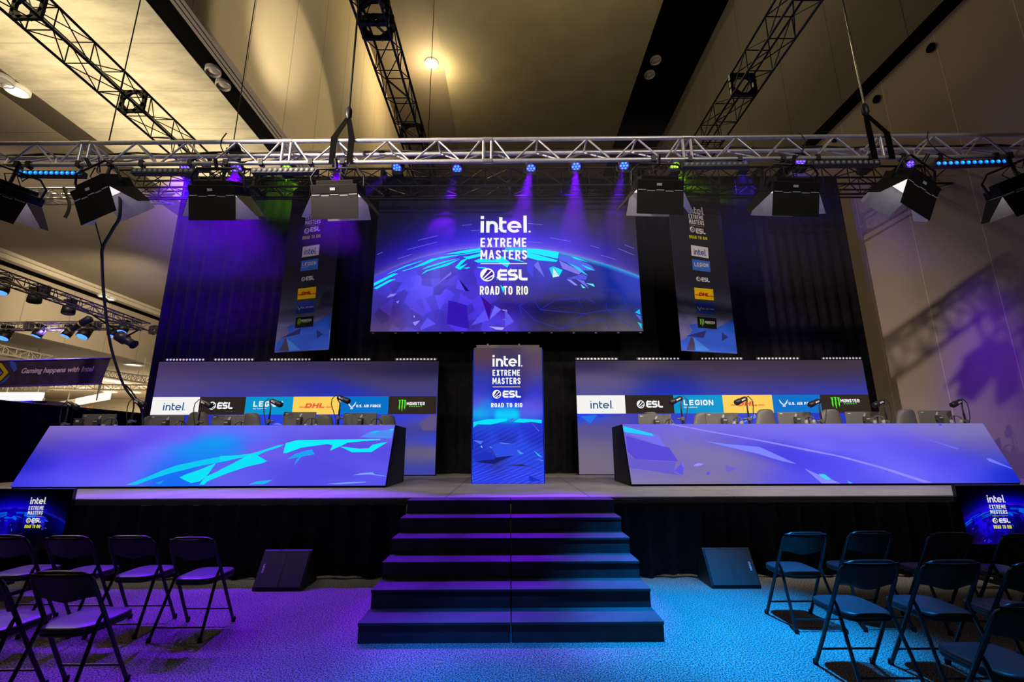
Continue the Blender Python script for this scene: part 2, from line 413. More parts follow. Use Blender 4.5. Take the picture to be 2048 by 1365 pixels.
bd = thing('backdrop_drape', 'tall black backdrop drape hanging behind the stage screens', 'stage drape', (0, 11.85, 1.0))
drape('curtain', -9.42, 9.55, 11.85, 1.0, 9.3, DRAPE, 0.30, 0.035, 2, bd, 0.05)
mb = MB(); mb.path([(-9.5, 11.85, 9.32), (9.6, 11.85, 9.32)], 0.03); mb.build('rail', BLKALU, bd)
for x in (-9.45, -4.7, 0.0, 4.7, 9.58):
    mb = MB(); mb.path([(x, 11.98, 1.0), (x, 11.98, 9.32)], 0.03); mb.build('upright', BLKALU, bd)

# black pipe-and-drape fence closing off the side of the stage
fd = thing('drape_fence', 'black pipe and drape fence beside the stage, below the white booth signs', 'drape fence', (-14, 13, 0))
P0, P1 = atZ(-260, 780.5, 2.72), atZ(296, 830.5, 2.72)
mb = MB(); n = 260; rows = 5; verts = []
dirv = Vector((P1.x-P0.x, P1.y-P0.y, 0)); L_ = dirv.length; dirv.normalize(); nrm = Vector((-dirv.y, dirv.x, 0))
for j in range(rows+1):
    for i in range(n+1):
        s_ = L_*i/n
        q = Vector((P0.x, P0.y, 2.72*j/rows+0.0)) + dirv*s_ + nrm*(0.05*math.sin(s_*11)+0.03*math.sin(s_*4.3))
        verts.append(q)
mb.add(verts, [(j*(n+1)+i, j*(n+1)+i+1, (j+1)*(n+1)+i+1, (j+1)*(n+1)+i) for j in range(rows) for i in range(n)], 0, True)
mb.build('curtain', mat('fence_drape', (0.004, 0.004, 0.004), 0.95, spec=0.02), fd)
mb = MB(); mb.path([(P0.x, P0.y, 2.74), (P1.x, P1.y, 2.74)], 0.025); mb.build('rail', BLKALU, fd)
for k in range(6):
    q = Vector((P0.x, P0.y, 0)).lerp(Vector((P1.x, P1.y, 0)), k/5)
    mb = MB(); mb.path([(q.x, q.y, 0), (q.x, q.y, 2.74)], 0.025); mb.build('upright', BLKALU, fd)
# ------------------------------------------------------------------ flat artwork on panels
class Panel:
    """a real rectangle in the hall: origin at its lower corner, width and height axes, outward normal"""
    def __init__(s, O, U, V, w, h):
        s.O = Vector(O); s.U = Vector(U).normalized(); s.V = Vector(V).normalized(); s.N = s.U.cross(s.V); s.w = w; s.h = h
    def uv(s, px, py):
        d = ray(px, py); t = (s.O-EYE).dot(s.N)/d.dot(s.N); q = EYE+d*t-s.O
        return q.dot(s.U), q.dot(s.V)
    def pt(s, a, b, off=0.0): return s.O + s.U*a + s.V*b + s.N*off
def idw(points, p=3.0, sx=1.0, sy=1.0, sig=None):
    """smooth colour field through control points: Gaussian weights whose reach follows the spacing of the points"""
    P = np.array([q[:2] for q in points], float)*np.array([sx, sy]); C = np.array([q[2] for q in points], float)
    D = np.sqrt(((P[:, None]-P[None])**2).sum(-1)); D.sort(axis=1)
    S = np.clip(D[:, 1:4].mean(1)*0.54, 2.0, None)
    def f(X, Y):
        d2 = (X[..., None]*sx-P[:, 0])**2+(Y[..., None]*sy-P[:, 1])**2
        w = np.exp(-d2/(2*S*S))+1e-4/(1+d2/(S*S))
        w /= w.sum(-1, keepdims=True)
        return w @ C
    return f
def art_grid(pl, nx, ny, fn, name, material, parent, off=0.004, a0=0, b0=0, a1=None, b1=None, gain=1.0):
    a1 = pl.w if a1 is None else a1; b1 = pl.h if b1 is None else b1
    A, B = np.meshgrid(np.linspace(a0, a1, nx+1), np.linspace(b0, b1, ny+1))
    O, U, V, N = (np.array(q) for q in (pl.O, pl.U, pl.V, pl.N))
    W3 = O + A[..., None]*U + B[..., None]*V + N*off
    D = W3-np.array(EYE); zc = D @ np.array(FW)
    X = CX+FPX*(D @ np.array(RT))/zc; Y = CY-FPX*(D @ np.array(UP))/zc
    C = linarr(fn(X, Y))*gain
    mb = MB(); mb.v = [tuple(q) for q in W3.reshape(-1, 3)]; mb.c = [tuple(q) for q in C.reshape(-1, 3)]
    i, j = np.meshgrid(np.arange(nx), np.arange(ny)); k = (j*(nx+1)+i).ravel()
    mb.f = [(int(q), int(q+1), int(q+nx+2), int(q+nx+1)) for q in k]
    mb.mi = [0]*len(mb.f); mb.sm = [False]*len(mb.f)
    return mb.build(name, material, parent, colors=True)
def polys(mb, pl, items, off=0.008, step=0.0004):
    """items: (points in the photo frame, colour)"""
    for k, (pts, c) in enumerate(items):
        uv = [pl.uv(*q) for q in pts]
        ar = sum(uv[i][0]*uv[(i+1) % len(uv)][1]-uv[(i+1) % len(uv)][0]*uv[i][1] for i in range(len(uv)))
        if ar < 0: uv = uv[::-1]
        uv = [(min(max(a, 0.002), pl.w-0.002), min(max(b_, 0.002), pl.h-0.002)) for a, b_ in uv]
        mb.poly([pl.pt(a, b_, off+step*k) for a, b_ in uv], 0, rgb(*c))
def zp(ox, oy, s):
    return lambda L: [(ox+x/s, oy+y/s) for x, y in L]

# lettering: outline shapes in a unit box, x to the right, y up, as lists of polygons
def ribbon(pts, w):
    out = []; n = len(pts); P = [Vector((*p, 0)) for p in pts]; offs = []
    for i in range(n):
        d = (P[min(i+1, n-1)]-P[max(i-1, 0)]).normalized(); nn = Vector((-d.y, d.x, 0)); k = 1.0
        if 0 < i < n-1:
            d1 = (P[i]-P[i-1]).normalized(); k = 1/max(0.5, nn.dot(Vector((-d1.y, d1.x, 0))))
        offs.append(nn*(w/2*k))
    for i in range(n-1):
        q = [P[i]-offs[i], P[i+1]-offs[i+1], P[i+1]+offs[i+1], P[i]+offs[i]]
        out.append([(v.x, v.y) for v in q])
    return out
def arc(cx, cy, r, a0, a1, n=10, ry=None):
    ry = r if ry is None else ry
    return [(cx+r*math.cos(R_(a0+(a1-a0)*i/n)), cy+ry*math.sin(R_(a0+(a1-a0)*i/n))) for i in range(n+1)]
def rect(x0, y0, x1, y1): return [[(x0, y0), (x1, y0), (x1, y1), (x0, y1)]]
def glyph_wordmark(w=0.16):
    g = []
    g += rect(0, 0, w, 0.68); dot = rect(0, 0.80, w, 0.80+w*1.1)
    g += rect(0.27, 0, 0.27+w, 0.68)
    r = 0.20; c = 0.27+w/2
    g += ribbon([(c, 0.2)]+arc(c+r, 0.68-w/2-r, r, 180, 0, 12)+[(c+2*r, 0)], w)
    t0 = 0.97
    g += ribbon([(t0, 0.90), (t0, 0.27)]+arc(t0+0.19, 0.27, 0.19, 180, 270, 6)+[(t0+0.27, 0.08)], w) + rect(t0, 0.54, t0+0.27, 0.68)
    ec = 1.62
    g += ribbon(arc(ec, 0.34, 0.265, 0, 318, 26), w) + rect(ec-0.26, 0.285, ec+0.34, 0.40)
    g += rect(2.06, 0, 2.06+w, 1.0)
    return g, dot, 2.06+w
def glyph_league():
    g = []
    g += ribbon([(0.80, 0.8825), (0.30, 0.8825)]+arc(0.30, 0.70, 0.1825, 90, 180, 6)+[(0.1175, 0.30)]+arc(0.30, 0.30, 0.1825, 180, 270, 6)+[(0.80, 0.1175)], 0.235)
    g += rect(0.12, 0.395, 0.78, 0.61)
    g += ribbon([(1.63, 0.8825), (1.15, 0.8825)]+arc(1.15, 0.692, 0.19, 90, 270, 10)+[(1.40, 0.502)]+arc(1.40, 0.31, 0.192, 90, -90, 10)+[(0.92, 0.1175)], 0.235)
    g += ribbon([(1.885, 1.0), (1.885, 0.30)]+arc(2.07, 0.30, 0.185, 180, 270, 6)+[(2.5, 0.1175)], 0.235)
    return g, 2.5
EMBLEM = [[(.03, .81), (.51, .64), (-.61, -.52), (-.71, -.39)], [(.65, .51), (.79, .25), (.82, .03), (-.38, -.73), (-.51, -.65)],
          [(.80, -.19), (.58, -.62), (.26, -.80), (-.18, -.81)]]
def caps_shapes(s, w=0.19, W=0.54, gap=0.15):
    """narrow block capitals"""
    out = []; x = 0.0; h = w/2
    for ch in s:
        g = []; cw = W
        loop = lambda a, b, y0, y1, c=0.16: [(a+c, y0)]+[(b-c, y0)]+[(b, y0+c), (b, y1-c), (b-c, y1), (a+c, y1)]
        ring = [(h+.12, h), (W-h-.12, h), (W-h, h+.14), (W-h, 1-h-.14), (W-h-.12, 1-h), (h+.12, 1-h), (h, 1-h-.14), (h, h+.14)]
        if ch == 'E': g = rect(0, 0, w, 1)+rect(0, 0, W*.9, w*.9)+rect(0, .42, W*.82, .42+w*.85)+rect(0, 1-w*.9, W*.9, 1)
        elif ch == 'F': g = rect(0, 0, w, 1)+rect(0, .42, W*.82, .42+w*.85)+rect(0, 1-w*.9, W*.9, 1)
        elif ch == 'L': g = rect(0, 0, w, 1)+rect(0, 0, W*.9, w*.9)
        elif ch == 'I': g = rect(0, 0, w, 1); cw = w
        elif ch == 'H': g = rect(0, 0, w, 1)+rect(W-w, 0, W, 1)+rect(0, .42, W, .42+w*.85)
        elif ch == 'T': g = rect(W/2-h, 0, W/2+h, 1)+rect(0, 1-w*.9, W, 1)
        elif ch == 'X': g = ribbon([(h*.9, 0), (W-h*.9, 1)], w)+ribbon([(W-h*.9, 0), (h*.9, 1)], w)
        elif ch == 'Y': g = rect(W/2-h, 0, W/2+h, .5)+ribbon([(h*.9, 1), (W/2, .45)], w)+ribbon([(W-h*.9, 1), (W/2, .45)], w)
        elif ch == 'N': g = rect(0, 0, w*.9, 1)+rect(W-w*.9, 0, W, 1)+ribbon([(w*.45, 1), (W-w*.45, 0)], w*.9)
        elif ch == 'M': cw = W*1.32; g = rect(0, 0, w*.9, 1)+rect(cw-w*.9, 0, cw, 1)+ribbon([(w*.5, 1), (cw/2, .28)], w*.85)+ribbon([(cw-w*.5, 1), (cw/2, .28)], w*.85)
        elif ch == 'A': cw = W*1.08; g = ribbon([(h*.8, 0), (cw/2, 1)], w*.95)+ribbon([(cw-h*.8, 0), (cw/2, 1)], w*.95)+rect(cw*.25, .2, cw*.75, .2+w*.75)
        elif ch in 'RPD':
            lo = h if ch == 'D' else .46
            g = rect(0, 0, w, 1)+ribbon([(h, 1-h), (W-h-.12, 1-h), (W-h, 1-h-.13), (W-h, lo+.13), (W-h-.12, lo), (h, lo)], w*.95)
            if ch == 'R': g += ribbon([(W*.5, .46), (W-h*.8, 0)], w*.95)
        elif ch == 'S': g = ribbon([(W-h, .70), (W-h, 1-h-.13), (W-h-.12, 1-h), (h+.12, 1-h), (h, 1-h-.13), (h, .66), (h+.08, .56), (W-h-.08, .44), (W-h, .34), (W-h, h+.13), (W-h-.12, h), (h+.12, h), (h, h+.13), (h, .30)], w)
        elif ch == 'O': g = ribbon(ring+[ring[0], ring[1]], w)
        elif ch in 'CG':
            g = ribbon([(W-h, .70), (W-h, 1-h-.14), (W-h-.12, 1-h), (h+.12, 1-h), (h, 1-h-.14), (h, h+.14), (h+.12, h), (W-h-.12, h), (W-h, h+.14), (W-h, .40 if ch == 'G' else .30)], w)
            if ch == 'G': g += rect(W*.5, .36, W, .36+w*.8)
        elif ch == 'U': g = ribbon([(h, 1), (h, h+.14), (h+.12, h), (W-h-.12, h), (W-h, h+.14), (W-h, 1)], w)
        elif ch == '.': g = rect(0, 0, w, w); cw = w
        elif ch == ' ': cw = W*.45
        out += [[(x+a, b) for a, b in q] for q in g]; x += cw+gap
    return out, x-gap
_tx = {}
def font_shapes(s, bold):
    if (s, bold) in _tx: return _tx[(s, bold)]
    cu = bpy.data.curves.new('lettering', 'FONT'); cu.body = s; cu.offset = bold; cu.resolution_u = 3; cu.fill_mode = 'FRONT'
    ob = bpy.data.objects.new('lettering', cu); COL.objects.link(ob)
    dg = bpy.context.evaluated_depsgraph_get(); me = bpy.data.meshes.new_from_object(ob.evaluated_get(dg))
    v = [(q.co.x, q.co.y) for q in me.vertices]; f = [tuple(p_.vertices) for p_ in me.polygons]
    bpy.data.objects.remove(ob); bpy.data.curves.remove(cu); bpy.data.meshes.remove(me)
    _tx[(s, bold)] = (v, f); return v, f
class Lettering:
    """collects writing on one panel"""
    def __init__(s, pl, off=0.012): s.pl = pl; s.mb = MB(); s.off = off
    def frame(s, xl, yl, xr, yr, h):
        a0, b0 = s.pl.uv(xl, yl); a1, b1 = s.pl.uv(xr, yr); xm, ym = (xl+xr)/2, (yl+yr)/2
        _, bt = s.pl.uv(xm, ym-h/2); _, bb = s.pl.uv(xm, ym+h/2)
        return a0, a1, (b0+b1)/2-(bt-bb)/2, bt-bb
    def put(s, v, f, fr, col, shear=0.0, off=None):
        xs = [q[0] for q in v]; ys = [q[1] for q in v]
        x0, x1, y0, y1 = min(xs), max(xs), min(ys), max(ys)
        a0, a1, b0, h = fr; off = s.off if off is None else off
        kx = (a1-a0-abs(shear)*h)/(x1-x0); ky = h/(y1-y0)
        s.mb.add([s.pl.pt(a0+(x-x0)*kx+shear*(y-y0)*ky, b0+(y-y0)*ky, off) for x, y in v], f, 0, False, rgb(*col))
    def shapes(s, pl_, fr, col, box, shear=0.0, off=None):
        v = []; f = []
        for q in pl_:
            f.append(tuple(range(len(v), len(v)+len(q)))); v += q
        a0, a1, b0, h = fr; x0, y0, x1, y1 = box; off = s.off if off is None else off
        kx = (a1-a0)/(x1-x0); ky = h/(y1-y0)
        s.mb.add([s.pl.pt(a0+(x-x0)*kx+shear*(y-y0)*ky, b0+(y-y0)*ky, off) for x, y in v], f, 0, False, rgb(*col))
    def text(s, t, xl, yl, xr, yr, h, col, bold=0.02, shear=0.0):
        v, f = font_shapes(t, bold); s.put(v, f, s.frame(xl, yl, xr, yr, h), col, shear)
    def caps(s, t, xl, yl, xr, yr, h, col, w=0.19, W=0.54, gap=0.15, shear=0.0):
        g, T = caps_shapes(t, w, W, gap); fr = s.frame(xl, yl, xr, yr, h)
        s.shapes(g, fr, col, (0, 0, T, 1), shear)
    def wordmark(s, xl, yl, xr, yr, h, col, dotcol=None, w=0.16, stop=True):
        g, dot, W = glyph_wordmark(w); fr = s.frame(xl, yl, xr, yr, h)
        s.shapes(g, fr, col, (0, 0, W, 1)); s.shapes(dot, fr, dotcol or col, (0, 0, W, 1))
        if stop:
            s.shapes([arc(W+0.13, 0.06, 0.055, 0, 330, 11)], fr, col, (0, 0, W, 1))
    def emblem(s, xl, yl, xr, yr, h, col, cut):
        fr = s.frame(xl, yl, xr, yr, h)
        s.shapes([arc(0, 0, 1, 0, 345, 23)], fr, col, (-1, -1, 1, 1)); s.shapes(EMBLEM, fr, cut, (-1, -1, 1, 1), off=s.off+0.003)
    def league(s, xl, yl, xr, yr, h, col):
        g, W = glyph_league(); s.shapes(g, s.frame(xl, yl, xr, yr, h), col, (0, 0, W, 1))
    def line(s, xl, yl, xr, yr, h, col):
        s.shapes(rect(0, 0, 1, 1), s.frame(xl, yl, xr, yr, h), col, (0, 0, 1, 1))
    def wings(s, xl, yl, xr, yr, h, col):
        g = [[(0, 1), (.12, .55), (.38, .28), (.47, .40), (.30, .52), (.16, .78)], [(1, 1), (.84, .78), (.70, .52), (.53, .40), (.62, .28), (.88, .55)],
             [(.40, .24), (.50, .33), (.60, .24), (.55, .14), (.45, .14)], [(.30, .20), (.38, .20), (.46, .08), (.44, .0)], [(.70, .20), (.56, .0), (.54, .08), (.62, .20)]]
        s.shapes(g, s.frame(xl, yl, xr, yr, h), col, (0, 0, 1, 1))
    def claw(s, xl, yl, xr, yr, h, col):
        g = []
        for x, top, bot in ((0.0, 0.97, 0.12), (0.34, 1.0, 0.0), (0.68, 0.97, 0.16)):
            g += [[(x, top), (x+.30, top), (x+.28, top-.10), (x+.17, top-.14)], [(x+.10, top-.05), (x+.28, top-.05), (x+.26, .62), (x+.12, .60)],
                  [(x+.12, .60), (x+.26, .62), (x+.24, .34), (x+.08, .36)], [(x+.10, .36), (x+.24, .34), (x+.20, bot), (x+.14, bot+.12)]]
        s.shapes(g, s.frame(xl, yl, xr, yr, h), col, (0, 0, 1, 1))
    def courier(s, xl, yl, xr, yr, h, col):
        w = xr-xl
        s.caps('DHL', xl+w*0.18, yl, xl+w*0.78, yr, h, col, 0.30, 0.98, 0.10, 0.28)
        for k in (0.05, 0.25):
            s.line(xl, yl+h*(0.5-k)-h*0.06, xl+w*0.2, yl+h*(0.5-k)-h*0.06, h*0.10, col)
            s.line(xl+w*0.80, yr+h*(0.5-k)-h*0.06, xr, yr+h*(0.5-k)-h*0.06, h*0.10, col)
    def build(s, name, material, parent): return s.mb.build(name, material, parent, colors=True)
W_ = (250, 250, 252)

# ------------------------------------------------------------------ big screen
Z1 = zp(740, 390, 4.875); Z2 = zp(1010, 390, 4.875)
lx = [700, 750, 791, 843, 894, 961, 1010, 1071, 1123, 1174, 1215, 1273, 1330]
ly = [575, 552, 534, 515, 503, 495.6, 495.6, 499, 505, 518, 529.5, 549, 575]
def smooth_interp(x, xs, ys):
    acc = 0
    for d in (-24, -12, 0, 12, 24): acc = acc+np.interp(x+d, xs, ys)
    return acc/5
ab_x = [-2, 0, 5, 14, 28, 50, 80, 120]
AB = np.array([(100, 150, 255), (134, 122, 250), (94, 76, 242), (62, 40, 232), (34, 18, 206), (14, 5, 140), (6, 2, 74), (3, 2, 30)], float)
below = idw([(750, 600, (60, 50, 190)), (800, 545, (70, 60, 225)), (800, 580, (75, 65, 232)), (850, 575, (98, 88, 245)), (870, 560, (110, 100, 250)), (900, 590, (75, 60, 230)),
             (745, 625, (45, 40, 120)), (745, 655, (85, 65, 120)), (775, 620, (50, 20, 110)), (780, 655, (95, 70, 130)), (815, 650, (90, 70, 190)), (860, 610, (85, 70, 235)), (860, 650, (75, 60, 220)),
             (920, 630, (65, 40, 205)), (920, 655, (70, 45, 205)), (960, 600, (70, 50, 225)), (985, 640, (75, 60, 225)), (1010, 610, (45, 10, 140)), (1030, 650, (60, 40, 190)), (1050, 620, (25, 8, 95)),
             (1000, 545, (60, 40, 215)), (1060, 570, (35, 25, 150)), (1090, 545, (40, 55, 215)), (1130, 560, (20, 30, 170)), (1170, 570, (8, 25, 135)), (1230, 570, (5, 40, 165)), (1268, 575, (15, 50, 190)), (1268, 600, (20, 45, 150)),
             (1220, 600, (8, 20, 100)), (1120, 590, (12, 14, 95)), (1090, 620, (14, 12, 60)), (1130, 630, (20, 18, 55)), (1180, 620, (26, 24, 60)), (1180, 650, (60, 54, 72)), (1230, 640, (60, 55, 78)), (1260, 625, (50, 50, 90)), (1240, 658, (92, 84, 100)), (1100, 655, (40, 34, 70))], 3.2)
rs = np.random.RandomState(5)
SEED = np.stack([rs.uniform(735, 1060, 110), rs.uniform(530, 670, 110)], 1); SHADE = rs.uniform(0.80, 1.10, 110)
def big_art(X, Y):
    h = smooth_interp(X, lx, ly)-Y
    up_ = np.stack([np.interp(h, ab_x, AB[:, k]) for k in range(3)], -1)
    up_ = up_*np.clip(1.0-0.42*((X-1000)/270)**2, 0.4, 1.1)[..., None]
    top = np.clip((Y-402)/34, 0, 1)[..., None]; up_ = up_*(0.35+0.65*top)+np.array([9, 6, 16])*(1-top)
    lo = below(X, Y)
    d = (X[..., None]-SEED[:, 0])**2+(Y[..., None]-SEED[:, 1])**2
    sh = SHADE[np.argmin(d, -1)]
    wgt = np.clip((1075-X)/60, 0, 1)*np.clip((-h-14)/20, 0, 1)
    lo = lo*(1+(sh-1)*wgt)[..., None]
    rim = np.clip(1+h/9, 0, 1)[..., None]*np.clip((X-1050)/80, 0, 1)[..., None]
    lo = lo*(1-rim)+np.array([20, 170, 235])*rim
    return np.where((h > 0)[..., None], up_, lo)
CY_ = (0, 238, 255); LV = (140, 128, 252)
BIG = [(Z1(q), CY_) for q in (
    [(38, 862), (230, 768), (275, 770), (180, 815), (40, 890)], [(38, 912), (190, 830), (250, 820), (60, 922)], [(165, 775), (350, 690), (500, 645), (520, 642), (340, 705), (180, 772)],
    [(310, 745), (420, 710), (600, 625), (680, 620), (540, 680), (330, 745)], [(505, 730), (560, 700), (720, 650), (870, 620), (640, 690)], [(500, 780), (545, 740), (720, 680), (880, 625), (760, 690), (560, 745)],
    [(735, 582), (800, 565), (930, 540), (1080, 520), (1080, 540), (920, 570)], [(620, 625), (700, 605), (900, 580), (1080, 545), (1080, 560), (880, 590), (690, 625)], [(905, 605), (960, 600), (1080, 570), (1080, 600), (960, 630)],
    [(830, 710), (890, 640), (960, 615), (870, 700), (870, 730)], [(850, 712), (950, 672), (880, 732)], [(900, 715), (980, 705), (950, 722)], [(1015, 645), (1080, 620), (1200, 640), (1290, 600), (1365, 660), (1340, 710), (1250, 660), (1050, 662)],
    [(1040, 705), (1130, 708), (1140, 722), (1060, 715)], [(1270, 880), (1310, 910), (1300, 960)], [(1240, 780), (1250, 800), (1235, 840)])]
BIG += [(Z1(q), c) for q, c in (
    ([(40, 950), (140, 885), (60, 935)], LV), ([(220, 850), (250, 822), (245, 835)], LV), ([(160, 1005), (200, 970), (265, 962), (230, 990)], LV), ([(655, 872), (790, 750), (795, 775)], (125, 112, 245)),
    ([(415, 1245), (490, 1225), (440, 1280)], (150, 140, 250)), ([(560, 1200), (640, 1260), (500, 1320), (490, 1300)], (92, 84, 242)), ([(1160, 1285), (1310, 1295), (1290, 1320), (1230, 1315)], (175, 168, 255)),
    ([(985, 1275), (1120, 1120), (1160, 1225)], (92, 80, 246)), ([(1165, 1220), (1215, 1080), (1280, 1120)], (112, 102, 250)), ([(865, 820), (970, 940), (930, 940)], (15, 10, 110)), ([(765, 1030), (940, 1075), (970, 1310), (750, 1260)], (50, 22, 178)),
    ([(1080, 985), (1190, 1080), (1160, 1220)], (58, 8, 145)), ([(425, 1175), (440, 1190), (430, 1200)], (200, 195, 255)), ([(255, 1045), (285, 1030), (275, 1060)], LV), ([(835, 915), (860, 820), (930, 940)], (88, 76, 242)),
    ([(1290, 1215), (1365, 1215), (1365, 1240)], (120, 110, 250)), ([(1285, 1120), (1330, 1125), (1340, 1140), (1300, 1130)], (170, 160, 255)))]
BIG += [(Z2(q), c) for q, c in (
    ([(0, 517), (120, 516), (215, 525), (215, 560), (0, 560)], (0, 190, 245)), ([(215, 525), (330, 530), (525, 560), (515, 625), (400, 600), (215, 560)], CY_), ([(215, 560), (515, 640), (500, 655), (320, 640), (215, 610)], CY_), ([(0, 600), (120, 630), (210, 665), (60, 630)], CY_),
    ([(520, 595), (660, 610), (840, 690), (880, 740), (760, 740), (620, 665), (530, 640)], (84, 100, 240)), ([(525, 640), (750, 750), (720, 780), (560, 720)], (126, 120, 238)),
    ([(640, 600), (700, 615), (810, 660), (680, 625)], CY_), ([(740, 680), (830, 715), (870, 740), (800, 720)], CY_), ([(600, 660), (720, 710), (810, 790), (760, 765)], (20, 210, 250)), ([(320, 645), (385, 805), (280, 690)], (112, 112, 235)), ([(215, 640), (320, 650), (280, 690), (275, 820), (215, 740)], (66, 66, 228)),
    ([(430, 715), (470, 700), (465, 805), (440, 740)], (0, 205, 240)), ([(470, 700), (560, 735), (530, 790)], CY_), ([(470, 710), (530, 795), (465, 808)], (205, 242, 242)),
    ([(600, 820), (760, 770), (800, 800), (790, 830)], (84, 84, 226)), ([(600, 825), (680, 885), (710, 885), (640, 830)], (150, 140, 250)), ([(690, 820), (770, 840), (815, 915)], (112, 108, 238)), ([(735, 870), (785, 910), (755, 910)], (90, 240, 240)), ([(790, 865), (860, 870), (875, 900)], (90, 240, 240)),
    ([(1265, 1150), (1310, 1115), (1320, 1170)], (10, 190, 245)), ([(1270, 1165), (1325, 1185), (1325, 1230)], (70, 110, 240)), ([(1290, 1240), (1330, 1260), (1330, 1310)], (10, 210, 250)), ([(0, 1120), (90, 1240), (0, 1290)], (96, 84, 240)))]
NET = [[(140, 1080), (280, 1015), (370, 1005)], [(280, 1015), (340, 1120), (770, 1160), (720, 1015), (490, 1025), (340, 1120)], [(770, 1160), (990, 1125), (985, 1055)], [(140, 1080), (285, 1220), (200, 1320)],
       [(285, 1220), (540, 1310), (770, 1160)], [(990, 1125), (1200, 1120), (1140, 975)], [(880, 890), (950, 925), (1200, 935)], [(720, 1015), (850, 960), (980, 980)], [(310, 910), (370, 1000)], [(540, 1310), (960, 1210), (1020, 1320)],
       [(1000, 1130), (1240, 1290)], [(420, 910), (600, 920), (660, 890)], [(350, 835), (420, 910)], [(140, 1080), (160, 1180)], [(770, 990), (880, 1060)], [(720, 1015), (400, 915)]]
STREAK = [Z1([(365, 535), (650, 462)]), Z1([(470, 445), (665, 398)]), Z1([(270, 625), (410, 580)]), Z1([(900, 300), (990, 290)]), Z1([(70, 585), (125, 560)]), Z1([(985, 352), (1070, 345)]),
          Z2([(220, 280), (365, 292)]), Z2([(440, 420), (640, 455)]), Z2([(830, 495), (920, 522)]), Z2([(1165, 488), (1260, 525)]), Z2([(935, 590), (1080, 632)]), Z2([(1105, 525), (1260, 590)]), Z2([(220, 458), (365, 470)])]
def strokes(px_lines, w, c):
    out = []
    for L in px_lines:
        for q in ribbon([(x, -y) for x, y in L], w): out.append(([(x, -y) for x, y in q], c))
    return out
def logo_stack(L, intel, ext, mas, rule, emb, lg, road, col=W_, roadcol=W_, cut=(60, 10, 160), ruleh=1.6, rulecol=None):
    L.wordmark(*intel, col); L.caps('EXTREME', *ext, col); L.caps('MASTERS', *mas, col)
    L.line(*rule, ruleh, rulecol or col); L.emblem(*emb, col, cut); L.league(*lg, col); L.caps('ROAD TO RIO', *road, roadcol)

bs = thing('led_screen', 'large hanging LED screen with a glowing blue planet, the big one above the stage', 'screen', (0, 10.55, 6.0))
pl = Panel((-3.31, 10.5, 4.345), (1, 0, 0), (0, 0, 1), 6.49, 3.44)
mb = MB(); mb.box((-0.065, 10.58, 6.065), (6.52, 0.14, 3.47)); mb.build('cabinet', MATTE, bs)
si = art_grid(pl, 420, 222, big_art, 'screen_image', attr_mat('big_screen_light', True, 0.8, 0.035), bs)
mb = MB(); polys(mb, pl, [q for q in strokes([Z2(l) for l in NET], 0.9, (38, 52, 190))] + [q for q in strokes(STREAK, 0.9, (112, 108, 240))], 0.007, 0.00001)
polys(mb, pl, BIG, 0.008, 0.00008); mb.build('screen_pattern', SCREEN, si, colors=True)
L = Lettering(pl)
logo_stack(L, (961.3, 449, 1053.5, 449, 34), (961, 485.6, 1053.7, 485.6, 18), (961, 510, 1054, 510, 18.5), (961, 528, 1054, 528), (960.4, 550.3, 989.1, 550.3, 26.5), (995, 550.5, 1054.8, 550.5, 22), (959.8, 581.4, 1055.7, 581.4, 17.4), roadcol=(255, 252, 225))
L.build('lettering', SCREEN, si)
mb = MB()
for i in range(7):
    mb.path([(-3.1+1.02*i, 10.58, 7.78), (-3.1+1.02*i, 10.58, 8.02), (-3.1+1.02*i, 10.45, 8.045)], 0.015, 6)
mb.path([(-3.4, 10.58, 8.02), (3.3, 10.58, 8.02)], 0.03); mb.build('hanging_bar', BLKALU, bs)
mb = MB()
for i in range(13): mb.box((-3.25+0.531*i, 10.55, 4.32), (0.05, 0.05, 0.035))
mb.build('lock_tab', DGREY, bs)

